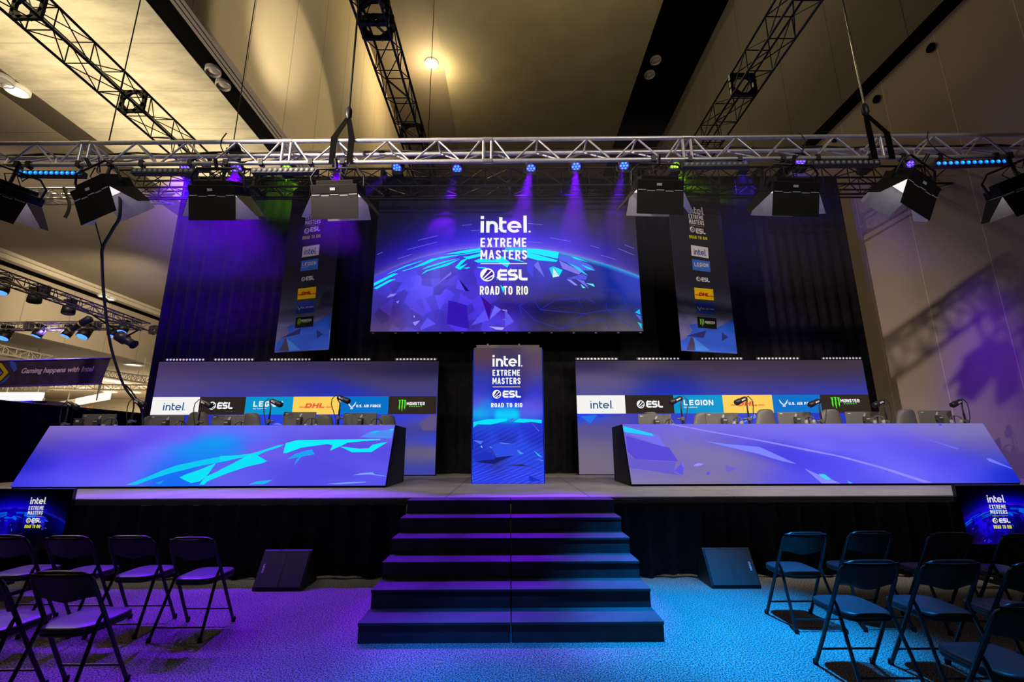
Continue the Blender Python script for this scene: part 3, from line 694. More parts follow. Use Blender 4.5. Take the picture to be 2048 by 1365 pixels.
# ------------------------------------------------------------------ desks with LED fronts
D1 = zp(20, 840, 4.6545); D2 = zp(440, 840, 4.6545); D3 = zp(1200, 840, 4.6545); D4 = zp(1608, 840, 4.6545)
def cps(z, L): return [(*z([(x, y)])[0], c) for x, y, c in L]
dl = idw(cps(D1, [(380, 70, (128, 105, 190)), (300, 200, (95, 80, 180)), (220, 320, (50, 45, 180)), (150, 430, (25, 30, 190)), (100, 560, (55, 50, 225)), (300, 560, (80, 75, 240)), (260, 420, (55, 45, 215)),
                         (700, 80, (128, 105, 205)), (700, 180, (105, 85, 205)), (550, 250, (80, 62, 205)), (900, 260, (82, 60, 220)), (600, 400, (78, 62, 235)), (900, 420, (88, 72, 240)), (600, 560, (92, 86, 245)),
                         (1000, 80, (122, 102, 215)), (1250, 150, (95, 72, 232)), (1400, 80, (98, 80, 235)), (1000, 560, (108, 100, 250)), (1200, 420, (110, 104, 252)), (1350, 320, (110, 108, 252)), (1600, 120, (104, 92, 240)), (1550, 200, (108, 104, 250)), (1900, 90, (112, 108, 248)),
                         (1480, 420, (20, 110, 245)), (1650, 280, (0, 150, 242)), (1850, 210, (0, 155, 242)), (2000, 240, (0, 145, 242)), (1750, 340, (10, 135, 245)), (1500, 560, (10, 110, 245)), (1620, 600, (5, 105, 245)), (1950, 470, (92, 92, 238)), (1900, 600, (105, 98, 235))])
         + cps(D2, [(60, 190, (10, 155, 245)), (130, 240, (40, 130, 245)), (80, 280, (30, 135, 245)), (60, 120, (70, 120, 250)), (300, 90, (110, 105, 248)), (300, 160, (75, 115, 248)), (500, 120, (100, 100, 245)), (700, 90, (105, 98, 238)), (700, 160, (95, 82, 225)), (400, 230, (100, 92, 240)),
                    (1000, 80, (112, 102, 238)), (1100, 150, (85, 70, 220)), (1400, 80, (105, 96, 238)), (1560, 80, (110, 104, 240)), (500, 330, (110, 98, 238)), (300, 520, (95, 86, 235)), (560, 430, (86, 76, 232)), (900, 420, (82, 70, 228)), (800, 540, (80, 72, 232)), (700, 280, (90, 80, 230)),
                    (1150, 360, (92, 82, 232)), (1130, 480, (78, 66, 222)), (1400, 440, (96, 86, 236)), (1500, 330, (86, 74, 225)), (1300, 240, (88, 70, 225)), (1500, 560, (86, 80, 235)), (1100, 570, (90, 84, 238)), (100, 570, (96, 92, 240)), (1000, 300, (88, 76, 226))]), 3.4, 1.0, 2.4)
BL = (0, 225, 248)
DL = [(D1(q), c) for q, c in (
    ([(1350, 590), (1440, 565), (1400, 605)], (20, 150, 245)),
    ([(1090, 607), (1280, 535), (1430, 470), (1560, 425), (1750, 385), (1900, 355), (2048, 338), (2048, 380), (1920, 405), (1800, 425), (1640, 465), (1480, 505), (1320, 555), (1180, 607)], (0, 200, 242)),
    ([(1920, 405), (1830, 530), (1770, 575), (1690, 592), (1640, 570), (1580, 540), (1640, 510), (1760, 470)], BL), ([(1830, 530), (2050, 430), (2050, 490), (1840, 575), (1810, 607), (1765, 607), (1790, 570)], BL))]
DL += [(D2(q), c) for q, c in (
    ([(0, 340), (120, 335), (230, 325), (300, 315), (420, 280), (540, 240), (600, 232), (560, 255), (420, 300), (350, 335), (230, 350), (100, 375), (0, 398)], (0, 215, 245)),
    ([(300, 315), (350, 335), (440, 388), (400, 405), (250, 440), (100, 490), (0, 527), (0, 470), (120, 410), (230, 350)], BL),
    ([(590, 312), (615, 220), (720, 192), (1500, 182), (1490, 190), (1300, 205), (1190, 215), (1130, 245), (1025, 290), (1050, 240), (1000, 228), (760, 262), (620, 312)], (0, 238, 252)),
    ([(1120, 252), (1230, 305), (1410, 303), (1560, 210), (1500, 218), (1420, 235), (1385, 268), (1300, 272), (1180, 258)], (0, 232, 250)),
    ([(630, 370), (700, 320), (800, 290), (860, 278), (880, 325), (760, 345), (735, 375), (690, 430), (715, 370), (740, 350)], (25, 160, 242)),
    ([(265, 605), (340, 578), (490, 562), (420, 600)], (20, 185, 245)), ([(1000, 600), (1180, 585), (1360, 578), (1355, 585), (1100, 603)], (125, 170, 255)), ([(1240, 520), (1310, 500), (1420, 490), (1440, 510), (1545, 525), (1545, 530), (1385, 512)], (125, 155, 255)),
    ([(1300, 165), (1400, 115), (1610, 90), (1600, 175)], (78, 140, 245)), ([(1390, 122), (1450, 105), (1500, 108), (1440, 128)], (0, 195, 250)), ([(1570, 100), (1590, 88), (1615, 85), (1612, 105)], (0, 210, 250)))]
dr = idw(cps(D3, [(300, 60, (108, 98, 222)), (700, 80, (110, 104, 225)), (400, 110, (108, 98, 222)), (1000, 60, (118, 112, 232)), (1500, 70, (118, 110, 230)), (700, 180, (118, 106, 190)), (1000, 160, (112, 102, 200)), (900, 300, (126, 114, 172)), (1100, 330, (126, 115, 168)), (1300, 420, (120, 110, 180)),
                         (400, 560, (130, 122, 172)), (700, 580, (128, 118, 162)), (1000, 570, (128, 118, 155)), (1200, 540, (122, 112, 165)), (1500, 480, (108, 98, 205)), (1400, 590, (112, 104, 195)), (1700, 520, (88, 82, 228)), (1650, 580, (92, 86, 222)), (1900, 560, (84, 78, 238)), (1900, 440, (72, 66, 232)),
                         (1200, 190, (95, 85, 222)), (1500, 230, (82, 72, 224)), (1700, 290, (70, 62, 226)), (1900, 360, (64, 60, 230)), (1800, 150, (115, 106, 242)), (1500, 130, (118, 110, 238)), (500, 430, (112, 100, 195)), (800, 460, (118, 106, 180))])
         + cps(D4, [(100, 70, (128, 118, 225)), (400, 80, (120, 112, 228)), (100, 160, (102, 92, 240)), (300, 200, (100, 90, 242)), (150, 240, (120, 112, 250)), (100, 350, (78, 72, 240)), (300, 420, (80, 74, 240)), (500, 540, (82, 80, 240)), (600, 260, (106, 98, 248)), (800, 180, (92, 80, 238)), (600, 90, (120, 112, 225)), (900, 80, (125, 116, 212)),
                    (800, 420, (112, 106, 252)), (1000, 330, (90, 80, 244)), (1000, 500, (108, 102, 252)), (1300, 400, (82, 74, 240)), (1200, 100, (128, 118, 198)), (1500, 100, (126, 116, 180)), (1650, 60, (122, 114, 178)), (1200, 220, (96, 86, 215)), (1500, 230, (105, 98, 185)), (1700, 230, (98, 92, 172)), (1500, 330, (72, 68, 220)), (1800, 320, (84, 84, 180)),
                    (1800, 400, (60, 66, 215)), (1500, 480, (74, 74, 238)), (1300, 560, (92, 90, 245)), (1700, 560, (58, 66, 228)), (1900, 500, (15, 40, 205)), (2000, 570, (10, 34, 200))]), 3.4, 1.0, 2.4)
DR = [(D3(q), c) for q, c in (
    ([(225, 125), (500, 155), (535, 140), (615, 255), (555, 240)], (115, 110, 240)), ([(480, 128), (535, 140), (500, 158)], (115, 110, 240)), ([(212, 60), (480, 130), (500, 155), (222, 115)], (28, 205, 252)), ([(240, 150), (560, 245), (640, 260), (725, 390), (330, 370), (255, 300)], (86, 72, 216)),
    ([(262, 330), (330, 375), (700, 395), (690, 490), (760, 525), (500, 480), (275, 450)], (100, 90, 205)), ([(690, 480), (765, 400), (780, 430), (770, 520)], (92, 82, 226)), ([(755, 405), (770, 400), (782, 440), (770, 445)], (110, 115, 250)), ([(865, 430), (890, 412), (920, 405), (965, 412), (940, 425), (900, 435)], (152, 142, 255)),
    ([(985, 515), (1000, 485), (1020, 490), (1020, 515)], (88, 80, 232)), ([(1165, 425), (1270, 458), (1180, 495)], (106, 96, 205)), ([(785, 160), (815, 165), (820, 185), (795, 185)], (92, 100, 236)),
    ([(620, 42), (700, 45), (1100, 120), (1500, 190), (2048, 298), (2048, 316), (1450, 195), (1000, 115)], (140, 130, 250)), ([(970, 200), (1150, 225), (1480, 255), (1560, 290), (1830, 415), (1700, 390), (1450, 315), (1150, 245)], (122, 130, 255)))]
DR += [(D4(q), c) for q, c in (
    ([(0, 455), (100, 500), (260, 560), (340, 595), (165, 597)], (134, 134, 255)), ([(0, 268), (400, 352), (800, 462), (1190, 588), (1110, 588), (700, 452), (300, 344), (0, 288)], (144, 134, 255)), ([(135, 505), (190, 510), (250, 555), (220, 568), (160, 535)], (70, 205, 248)), ([(400, 568), (450, 595), (415, 595)], (60, 200, 248)),
    ([(630, 38), (680, 40), (1440, 270), (1420, 280), (1000, 142)], (108, 100, 246)), ([(1690, 362), (1720, 360), (1960, 455), (1950, 462), (1720, 390)], (108, 120, 250)), ([(1240, 40), (1270, 38), (1285, 60), (1260, 58)], (80, 80, 246)))]
SIDE = mat('desk_side', (0.014, 0.014, 0.022), 0.5)
TOPM = mat('desk_top', (0.05, 0.05, 0.05), 0.5)
def desk(label, x0, x1, bg, items, yb, yt):
    t = thing('caster_desk', label, 'desk', ((x0+x1)/2, 8.9, 1.0))
    zb, zt = 1.035, 2.075; yb2 = 9.52
    V = Vector((0, yt-yb, zt-zb)); h = V.length
    pl = Panel((x0, yb, zb), (1, 0, 0), V, x1-x0, h)
    mb = MB(); a = [pl.pt(0, 0.0, -0.002), pl.pt(pl.w, 0.0, -0.002), pl.pt(pl.w, h, -0.002), pl.pt(0, h, -0.002)]
    mb.prism(a, -pl.N*0.07); mb.build('front_cabinet', MATTE, t)
    si = art_grid(pl, 260, 48, bg, 'screen_image', SCREEN, t)
    mb = MB(); polys(mb, pl, items, 0.007, 0.0002); mb.build('screen_pattern', SCREEN, si, colors=True)
    mb = MB(); mb.box(((x0+x1)/2, yb+0.10, 1.021), (x1-x0-0.07, 0.12, 0.036)); mb.build('plinth', MATTE, t)
    for xs in (x0-0.0, x1-0.03):
        mb = MB(); mb.prism([(xs, yb+0.02, 1.003), (xs, yb2, 1.003), (xs, yb2, zt-0.02), (xs, yt+0.03, zt)], (0.03, 0, 0)); mb.build('side_panel', SIDE, t)
    mb = MB(); mb.box(((x0+x1)/2, (yt+yb2)/2+0.03, 1.75), (x1-x0-0.07, yb2-yt-0.12, 0.03)); mb.build('worktop', TOPM, t)
    return t
desk('long caster desk with an LED front of bright cyan shards on violet', -8.50, -2.13, dl, DL, 8.14, 8.59)
desk('long caster desk with an LED front of lavender streaks on violet and grey', 2.10, 8.86, dr, DR, 8.20, 8.62)

# ------------------------------------------------------------------ LED walls behind the desks
wl = idw([(310, 735, (70, 55, 95)), (340, 770, (85, 72, 118)), (310, 790, (80, 70, 140)), (450, 730, (58, 46, 85)), (450, 765, (66, 58, 122)), (450, 790, (60, 58, 158)), (600, 730, (55, 45, 85)), (600, 760, (52, 52, 135)), (640, 775, (32, 42, 172)), (640, 790, (40, 50, 165)), (700, 785, (35, 48, 185)), (550, 790, (60, 60, 160)),
          (750, 732, (50, 38, 66)), (800, 745, (30, 28, 72)), (860, 730, (40, 32, 55)), (860, 742, (26, 26, 66)), (760, 765, (70, 60, 105)), (850, 765, (66, 58, 100)), (850, 788, (62, 60, 135)), (300, 840, (50, 40, 150)), (380, 836, (30, 50, 215)), (450, 838, (35, 55, 225)), (560, 838, (35, 70, 225)), (680, 838, (40, 60, 230)), (770, 838, (50, 55, 215)), (820, 835, (55, 60, 220)), (865, 845, (100, 90, 150)),
          (850, 858, (60, 58, 130)), (868, 880, (40, 70, 235)), (825, 880, (75, 70, 150)), (845, 903, (112, 100, 112)), (830, 918, (100, 92, 125)), (850, 935, (60, 66, 165)), (840, 948, (58, 62, 170)), (500, 900, (40, 50, 160)), (650, 900, (45, 50, 160))], 3.0, 1.0, 4.0)
wr = idw([(1160, 725, (58, 46, 80)), (1190, 735, (28, 26, 78)), (1180, 755, (95, 82, 118)), (1230, 765, (98, 86, 125)), (1180, 785, (82, 78, 145)), (1270, 735, (85, 70, 80)), (1310, 750, (26, 32, 105)), (1350, 770, (18, 36, 165)), (1340, 785, (24, 44, 185)), (1420, 735, (62, 48, 70)), (1430, 765, (70, 62, 120)), (1480, 785, (55, 58, 165)), (1550, 735, (60, 46, 70)), (1550, 765, (62, 54, 120)), (1560, 785, (58, 55, 150)),
          (1700, 730, (62, 48, 62)), (1700, 760, (58, 50, 100)), (1720, 780, (48, 58, 165)), (1650, 785, (50, 58, 170)), (1165, 833, (30, 60, 225)), (1185, 838, (40, 90, 225)), (1210, 845, (75, 72, 170)), (1230, 840, (85, 78, 160)), (1170, 860, (88, 80, 150)), (1200, 870, (82, 76, 140)), (1180, 890, (110, 100, 135)), (1200, 930, (118, 108, 125)), (1170, 945, (112, 104, 125)), (1350, 838, (55, 55, 190)), (1480, 835, (60, 85, 230)), (1600, 838, (50, 50, 180)), (1690, 838, (30, 50, 200)), (1500, 900, (70, 65, 160))], 3.0, 1.0, 4.0)
def led_wall(label, x0, x1, bg, items, cells, yt, yb, put):
    t = thing('led_wall', label, 'screen', ((x0+x1)/2, 11.35, 1.0), 0, 'LED walls behind the desks')
    z1 = 3.775; pl = Panel((x0, 11.3, 1.02), (1, 0, 0), (0, 0, 1), x1-x0, z1-1.02)
    mb = MB(); mb.box(((x0+x1)/2, 11.38, (1.0+z1)/2), (x1-x0+0.02, 0.14, z1-1.0)); mb.build('cabinet', MATTE, t)
    si = art_grid(pl, 170, 66, bg, 'screen_image', SCREEN, t)
    if items:
        mb = MB(); polys(mb, pl, items, 0.006, 0.0002); mb.build('screen_pattern', SCREEN, si, colors=True)
    bt, bb = pl.uv(*yt)[1], pl.uv(*yb)[1]
    xs = [pl.uv(x, (yt[1]+yb[1])/2)[0] for x in cells]; xs[0] = max(xs[0], 0.0); xs[-1] = min(xs[-1], pl.w)
    for k, c in enumerate(((245, 243, 240), (42, 34, 30), (0, 148, 205), (252, 208, 92), (0, 112, 200), (45, 36, 28))):
        mb = MB(); mb.poly([pl.pt(xs[k], bb, 0.009), pl.pt(xs[k+1], bb, 0.009), pl.pt(xs[k+1], bt, 0.009), pl.pt(xs[k], bt, 0.009)], 0, rgb(*c))
        mb.build('sponsor_panel', SCREEN, t, colors=True)
    L = Lettering(pl, 0.013); put(L); L.build('lettering', SCREEN, si)
    return t
S_ = zp(290, 780, 3.471)
def q3(x0, x1, ym, h, z=S_, k=3.471):
    (a, y), (b_, _) = z([(x0, ym), (x1, ym)]); return (a, y, b_, y, h/k)
NAVY = (10, 78, 130); RED = (236, 92, 58)
def put_left(L):
    L.wordmark(*q3(130, 271, 116, 56), NAVY, (0, 165, 175), 0.13); L.emblem(*q3(440, 495, 111, 55), W_, (42, 34, 30)); L.league(*q3(503, 611, 111, 47), W_)
    L.caps('LEGION', *q3(755, 957, 99, 38), W_, 0.22, 0.85, 0.20); L.text('by Lenovo', *q3(753, 846, 132, 11), W_, 0.01); L.courier(*q3(1070, 1302, 111, 32), RED)
    L.wings(*q3(1408, 1466, 110, 56), W_); L.caps('U.S. AIR FORCE', *q3(1468, 1638, 113, 19), W_, 0.26, 0.82, 0.20); L.claw(*q3(1758, 1812, 111, 84), (80, 235, 40)); L.caps('MONSTER', *q3(1817, 1943, 97, 22), W_, 0.22, 0.72, 0.14); L.caps('ENERGY', *q3(1835, 1924, 117, 8), (80, 220, 50), 0.24, 0.9, 0.45)
def put_right(L):
    z = zp(1120, 700, 4.452); z4 = zp(1580, 700, 4.376)
    a = lambda x0, x1, y, h: q3(x0, x1, y, h, z, 4.452); c = lambda x0, x1, y, h: q3(x0, x1, y, h, z4, 4.376)
    L.wordmark(*a(270, 457, 488, 73), NAVY, (0, 165, 175), 0.13); L.emblem(*a(682, 752, 486, 72), W_, (42, 34, 30)); L.league(*a(766, 913, 485, 61), W_)
    L.caps('LEGION', *a(1100, 1362, 471, 47), W_, 0.22, 0.85, 0.20); L.text('by Lenovo', *a(1103, 1222, 513, 16), W_, 0.01); L.courier(*a(1518, 1822, 481, 40), RED)
    L.wings(*a(1950, 2030, 477, 70), W_); L.caps('U.S. AIR FORCE', *c(-14, 222, 471, 24), W_, 0.26, 0.82, 0.20); L.claw(*c(355, 438, 466, 104), (80, 235, 40)); L.caps('MONSTER', *c(438, 605, 446, 30), W_, 0.22, 0.72, 0.14); L.caps('ENERGY', *c(468, 581, 472, 10), (80, 220, 50), 0.24, 0.9, 0.45)
ZL = zp(450, 700, 4.551); ZR = zp(1120, 700, 4.452)
led_wall('wide LED wall with a sponsor strip, behind the desk of cyan shards', -8.80, -1.79, wl, [(ZL([(1770, 675), (1860, 600), (1925, 590), (1925, 735), (1800, 735)]), (92, 80, 130)), (ZL([(430, 680), (480, 665), (530, 685)]), (110, 120, 240))],
         [303.8, 398.3, 490.8, 586, 681, 777, 873], (590, 794), (590, 829.5), put_left)
led_wall('wide LED wall with a sponsor strip, behind the desk of lavender streaks', 1.655, 8.92, wr, [(ZR([(180, 590), (330, 580), (270, 660)]), (32, 110, 232)), (ZR([(330, 590), (400, 580), (375, 605)]), (30, 60, 225)), (ZR([(1610, 660), (1730, 570), (1750, 600)]), (110, 140, 250))],
         [1151, 1250.3, 1347.3, 1445.7, 1545.2, 1641.7, 1743], (1450, 790.5), (1450, 827), put_right)

# ------------------------------------------------------------------ LED totem in the middle of the stage
E8 = zp(920, 670, 4.405)
tt = idw(cps(E8, [(150, 110, (78, 66, 78)), (410, 100, (72, 60, 76)), (680, 110, (95, 82, 88)), (180, 210, (96, 48, 52)), (410, 220, (58, 46, 92)), (680, 220, (82, 60, 88)), (180, 300, (54, 52, 140)), (560, 300, (70, 52, 110)), (680, 300, (92, 74, 110)), (410, 300, (32, 44, 140)), (150, 400, (40, 55, 180)), (680, 400, (62, 56, 160)), (410, 420, (22, 40, 180)), (150, 520, (56, 58, 200)), (680, 520, (40, 50, 200)), (410, 560, (36, 46, 220)),
                  (150, 600, (96, 88, 215)), (680, 600, (90, 78, 220)), (410, 610, (60, 70, 235)), (200, 640, (40, 120, 235)), (640, 650, (100, 80, 225)), (410, 660, (10, 190, 245)), (180, 700, (0, 215, 250)), (410, 710, (0, 225, 252)), (640, 700, (70, 110, 235)), (180, 790, (30, 70, 215)), (410, 820, (30, 56, 215)), (660, 800, (34, 50, 205)), (160, 880, (38, 64, 220)), (410, 880, (44, 66, 225)), (660, 880, (34, 50, 210)),
                  (160, 920, (20, 40, 170)), (410, 920, (14, 32, 140)), (660, 920, (24, 40, 170)), (250, 1000, (36, 66, 220)), (420, 1030, (40, 72, 225)), (620, 1000, (36, 70, 225)), (200, 1080, (20, 40, 170)), (560, 1090, (40, 72, 220)), (330, 1110, (40, 44, 100)), (650, 1140, (36, 64, 215)), (160, 1160, (40, 66, 230)), (410, 1180, (42, 66, 235)), (660, 1220, (44, 70, 238)), (250, 1280, (36, 62, 235)), (600, 1290, (40, 64, 235))]), 3.6, 1.2, 1.0)
TT = [(E8(q), c) for q, c in (
    ([(118, 770), (240, 745), (420, 740), (410, 760), (270, 792), (150, 790), (118, 820)], (0, 228, 250)), ([(470, 770), (520, 740), (720, 750), (720, 780), (630, 768), (560, 775)], (0, 228, 250)), ([(625, 768), (690, 845), (700, 850), (650, 800)], (120, 160, 250)), ([(440, 745), (480, 738), (450, 760)], (100, 90, 200)),
    ([(115, 930), (205, 938), (180, 965)], (80, 120, 245)), ([(180, 985), (190, 975), (200, 1000)], (170, 190, 255)), ([(255, 985), (300, 995), (285, 1005)], (130, 150, 250)), ([(330, 960), (360, 950), (490, 965), (400, 962)], (90, 130, 245)), ([(485, 965), (500, 1010), (565, 1050), (530, 1055), (490, 1010)], (60, 150, 240)), ([(650, 1020), (728, 1080), (690, 1070)], (40, 180, 240)),
    ([(665, 1095), (728, 1105), (728, 1115)], (110, 130, 250)), ([(125, 1120), (330, 1080), (480, 1060), (360, 1110), (300, 1140)], (16, 26, 110)), ([(400, 1150), (550, 1142), (730, 1195), (600, 1160)], (40, 34, 70)), ([(270, 980), (340, 955), (490, 975), (520, 1060), (320, 1080)], (44, 76, 228)), ([(120, 1060), (240, 1030), (320, 1070), (300, 1100), (130, 1110)], (26, 48, 190)), ([(610, 1240), (720, 1290), (610, 1290)], (22, 44, 190)))]
tp = thing('led_totem', 'upright LED totem standing alone in the middle of the stage', 'screen', (-0.035, 9.1, 1.0))
mb = MB(); mb.box((-0.035, 9.10, 2.30), (1.38, 0.36, 2.60)); mb.build('cabinet', MATTE, tp)
pl = Panel((-0.712, 8.90, 1.005), (1, 0, 0), (0, 0, 1), 1.352, 2.60)
def tt_lines(X, Y):
    s_ = np.sin((Y*1.0+X*0.34)*1.15)*np.clip((Y-925)/25, 0, 1)+0.5*np.sin((Y+X*0.5)*0.7)*np.clip((Y-850)/20, 0, 1)
    return tt(X, Y)*(1+0.10*s_)[..., None]+np.array([22, 4, 10])*np.clip(s_, 0, 1)[..., None]
si = art_grid(pl, 70, 240, tt_lines, 'screen_image', SCREEN, tp)
mb = MB(); polys(mb, pl, TT, 0.006, 0.0002); mb.build('screen_pattern', SCREEN, si, colors=True)
for x in (-0.727, 0.657):
    mb = MB(); mb.tint = rgb(20, 60, 200); mb.box((x, 8.99, 2.29), (0.006, 0.16, 2.56)); mb.build('side_screen', SCREEN, tp, colors=True)
mb = MB(); mb.box((-0.035, 8.95, 3.63), (1.26, 0.10, 0.06)); mb.build('top_rail', mat('totem_rail', (0.10, 0.09, 0.09), 0.5), tp)
for x in (-0.44, 0.19):
    mb = MB(); mb.lathe([(0.018, 0), (0.018, 0.03), (0.004, 0.04)], (x, 8.95, 3.66), n=10); mb.build('lifting_eye', mat('violet_cap', (0.2, 0.1, 0.6), 0.4), tp)
L = Lettering(pl)
logo_stack(L, (985.2, 722, 1040.3, 722, 23.3), (985.2, 746.3, 1040.3, 746.3, 11.8), (985, 762.6, 1041, 762.6, 12.8), (985.3, 774.4, 1040.6, 774.4), (985, 789.2, 1002.2, 789.2, 17.2), (1005.5, 789, 1041.6, 789, 14), (982.4, 811, 1044.6, 811, 8.8), cut=(20, 30, 110), ruleh=1.2, rulecol=(250, 210, 160))
L.build('lettering', SCREEN, si)

# ------------------------------------------------------------------ televisions on low stands before the stage
def tv(label, x0, x1, lay):
    t = thing('television', label, 'television', ((x0+x1)/2, 6.05, 0), 0, 'televisions facing the audience')
    z1 = 1.185; z0 = 0.47
    mb = MB(); mb.box(((x0+x1)/2, 6.05, (z0+z1)/2), (x1-x0, 0.06, z1-z0)); mb.build('housing', mat('tv_gloss', (0.006, 0.006, 0.007), 0.15), t, bevel=0.006)
    pl = Panel((x0+0.012, 6.018, z0+0.018), (1, 0, 0), (0, 0, 1), x1-x0-0.024, z1-z0-0.03)
    w, h = pl.w, pl.h
    def back(X, Y):
        out = np.zeros(X.shape+(3,))
        A = np.empty(X.shape); B = np.empty(X.shape)
        for i in np.ndindex(X.shape): A[i], B[i] = pl.uv(X[i], Y[i])
        c = big_art(742+A/w*538, 664-B/h*248)
        c = (c/255.0)**2.3*255.0*np.array([0.95, 0.42, 0.92])
        return c
    si = art_grid(pl, 96, 56, back, 'screen_image', SCREEN, t)
    mb = MB(); bigpl = Panel((-3.31, 10.5, 4.345), (1, 0, 0), (0, 0, 1), 6.49, 3.44)
    for k, (pts, c) in enumerate(BIG):
        q = [bigpl.uv(*p_) for p_ in pts]; q = [(a/6.49*w, b_/3.44*h) for a, b_ in q]
        ar = sum(q[i][0]*q[(i+1) % len(q)][1]-q[(i+1) % len(q)][0]*q[i][1] for i in range(len(q)))
        if ar < 0: q = q[::-1]
        q = [(min(max(a, 0.002), w-0.002), min(max(b_, 0.002), h-0.002)) for a, b_ in q]
        c = tuple((v/255.0)**1.8*255*k2 for v, k2 in zip(c, (0.75, 0.42, 0.9)))
        mb.poly([pl.pt(a, b_, 0.006+0.00003*k) for a, b_ in q], 0, rgb(*c))
    mb.build('screen_pattern', SCREEN, si, colors=True)
    L = Lettering(pl, 0.010)
    logo_stack(L, *lay, col=(225, 222, 215), roadcol=(235, 235, 0), cut=(5, 5, 20), ruleh=1.0, rulecol=(150, 145, 100)); L.build('lettering', SCREEN, si)
    for x in ((x0+x1)/2-0.25, (x0+x1)/2+0.25):
        mb = MB(); mb.box((x, 6.13, 0.42), (0.05, 0.05, 0.84)); mb.build('post', BLKALU, t)
        mb = MB(); mb.box((x, 6.08, 0.02), (0.07, 0.62, 0.04)); mb.build('foot', BLKALU, t)
tv('television showing the planet artwork before the stage, on the purple carpet side', -6.75, -5.49, ((62.8, 1001.8, 92.3, 1001.8, 13.7), (59.2, 1016.2, 89.4, 1016.2, 7.6), (57.2, 1026, 87, 1026, 7.4), (56.3, 1033, 85.1, 1033), (53.9, 1041.5, 63.2, 1041.5, 10.2), (64.6, 1041.3, 83.8, 1041.3, 8.6), (51, 1053.2, 82.2, 1053.2, 6.4)))
tv('television showing the planet artwork before the stage, on the blue carpet side', 5.655, 6.915, ((1972.5, 998, 2005.5, 998, 15), (1977, 1014, 2010.5, 1014, 8), (1979, 1024.3, 2013, 1024.3, 8), (1982, 1032, 2015, 1032), (1983.3, 1041.8, 1994, 1041.8, 10.6), (1996.5, 1041.7, 2018.5, 1041.7, 8.8), (1986, 1054.2, 2021.5, 1054.2, 7)))

# ------------------------------------------------------------------ printed banners hanging beside the big screen
def banner(label, pb0, pb1, items, stack, extra, tops):
    A, B = atZ(*pb0, 3.85), atZ(*pb1, 3.85); U = B-A; w = U.length
    pl = Panel(A, U, (0, 0, 1), w, 4.45)
    t = thing('hanging_banner', label, 'banner', tuple((A+B)/2+Vector((0, 0, 4.45))), 0, 'sponsor banners beside the big screen')
    base = idw([(*pl_px(pl, u, v), c) for u, v, c in [(u, v, c) for v, c in ((1.0, (26, 24, 34)), (0.72, (30, 28, 40)), (0.45, (36, 34, 48)), (0.30, (48, 50, 66)), (0.22, (84, 92, 120)), (0.14, (112, 116, 175)), (0.05, (96, 104, 205)), (0.0, (80, 110, 230))) for u in (0.05, 0.5, 0.95)]], 3.0)
    mb = MB(); mb.prism([pl.pt(0, 0, -0.012), pl.pt(w, 0, -0.012), pl.pt(w, 4.45, -0.012), pl.pt(0, 4.45, -0.012)], pl.N*0.010); mb.build('fabric', mat('banner_back', (0.02, 0.02, 0.03), 0.9), t)
    si = art_grid(pl, 36, 110, base, 'print', PRINT, t, off=0.002, gain=1.25)
    mb = MB(); polys(mb, pl, items, 0.004, 0.0002); mb.build('print_pattern', PRINT, si, colors=True)
    L = Lettering(pl, 0.011); stack(L); L.build('lettering', PRINT, si)
    mb = MB(); mb.path([pl.pt(-0.04, 4.45, 0), pl.pt(w+0.04, 4.45, 0)], 0.025); mb.build('top_bar', BLKALU, t)
    mb = MB()
    for q in (0.15, 0.85):
        P = pl.pt(w*q, 4.45, 0); mb.path([P, (P.x, 10.06, 8.12)], 0.015, 6)
    mb.build('hanger', BLKALU, t)
    mb = MB(); mb.path([pl.pt(0, 0.02, -0.006), pl.pt(w, 0.02, -0.006)], 0.014); mb.build('bottom_bar', mat('banner_hem', (0.08, 0.12, 0.45), 0.8), t)
def pl_px(pl, u, v): return project(pl.pt(u*pl.w, v*pl.h))
B6 = zp(520, 380, 4.015); B7 = zp(1320, 380, 4.015)
WH = (232, 230, 235); YL = (228, 226, 40)
def fitl(z, x0, y0, x1, y1, h): (a, b_), (c, d) = z([(x0, y0), (x1, y1)]); return (a, b_, c, d, h/4.015)
def sponsor_boxes(z, q):
    return [(z(q[0]), (228, 226, 232)), (z(q[1]), (62, 118, 222)), (z(q[2]), (250, 208, 10)), (z(q[3]), (36, 66, 172)), (z(q[4]), (24, 22, 24))]
def left_stack(L):
    f = lambda *a: fitl(B6, *a)
    L.wordmark(*f(376, 176, 496, 158, 58), WH); L.caps('EXTREME', *f(369, 232, 491, 206, 34), WH); L.caps('MASTERS', *f(365, 272, 490, 246, 36), WH); L.line(*f(365, 299, 485, 275, 5)[:4], 1.0, (150, 150, 90))
    L.emblem(*f(357, 333, 398, 330, 46), WH, (20, 18, 28)); L.league(*f(404, 322, 486, 310, 38), WH); L.caps('ROAD TO RIO', *f(345, 388, 488, 370, 27), YL)
    L.wordmark(*f(357, 500, 447, 487, 52), (26, 60, 165), None, 0.13); L.caps('LEGION', *f(342, 602, 454, 586, 29), WH, 0.22, 0.85, 0.20); L.text('by Lenovo', *f(340, 625, 388, 618, 8), WH)
    L.emblem(*f(335, 720, 366, 718, 36), WH, (20, 18, 28)); L.league(*f(371, 714, 438, 706, 32), WH); L.courier(*f(306, 834, 450, 826, 28), (205, 20, 30))
    L.wings(*f(302, 952, 336, 950, 34), WH); L.caps('U.S. AIR FORCE', *f(338, 947, 434, 941, 12), WH, 0.26, 0.82, 0.20); L.claw(*f(302, 1064, 330, 1062, 54), (130, 220, 50)); L.caps('MONSTER', *f(334, 1052, 416, 1046, 17), WH, 0.22, 0.72, 0.14); L.caps('ENERGY', *f(344, 1066, 402, 1062, 7), (130, 220, 50), 0.24, 0.9, 0.45)
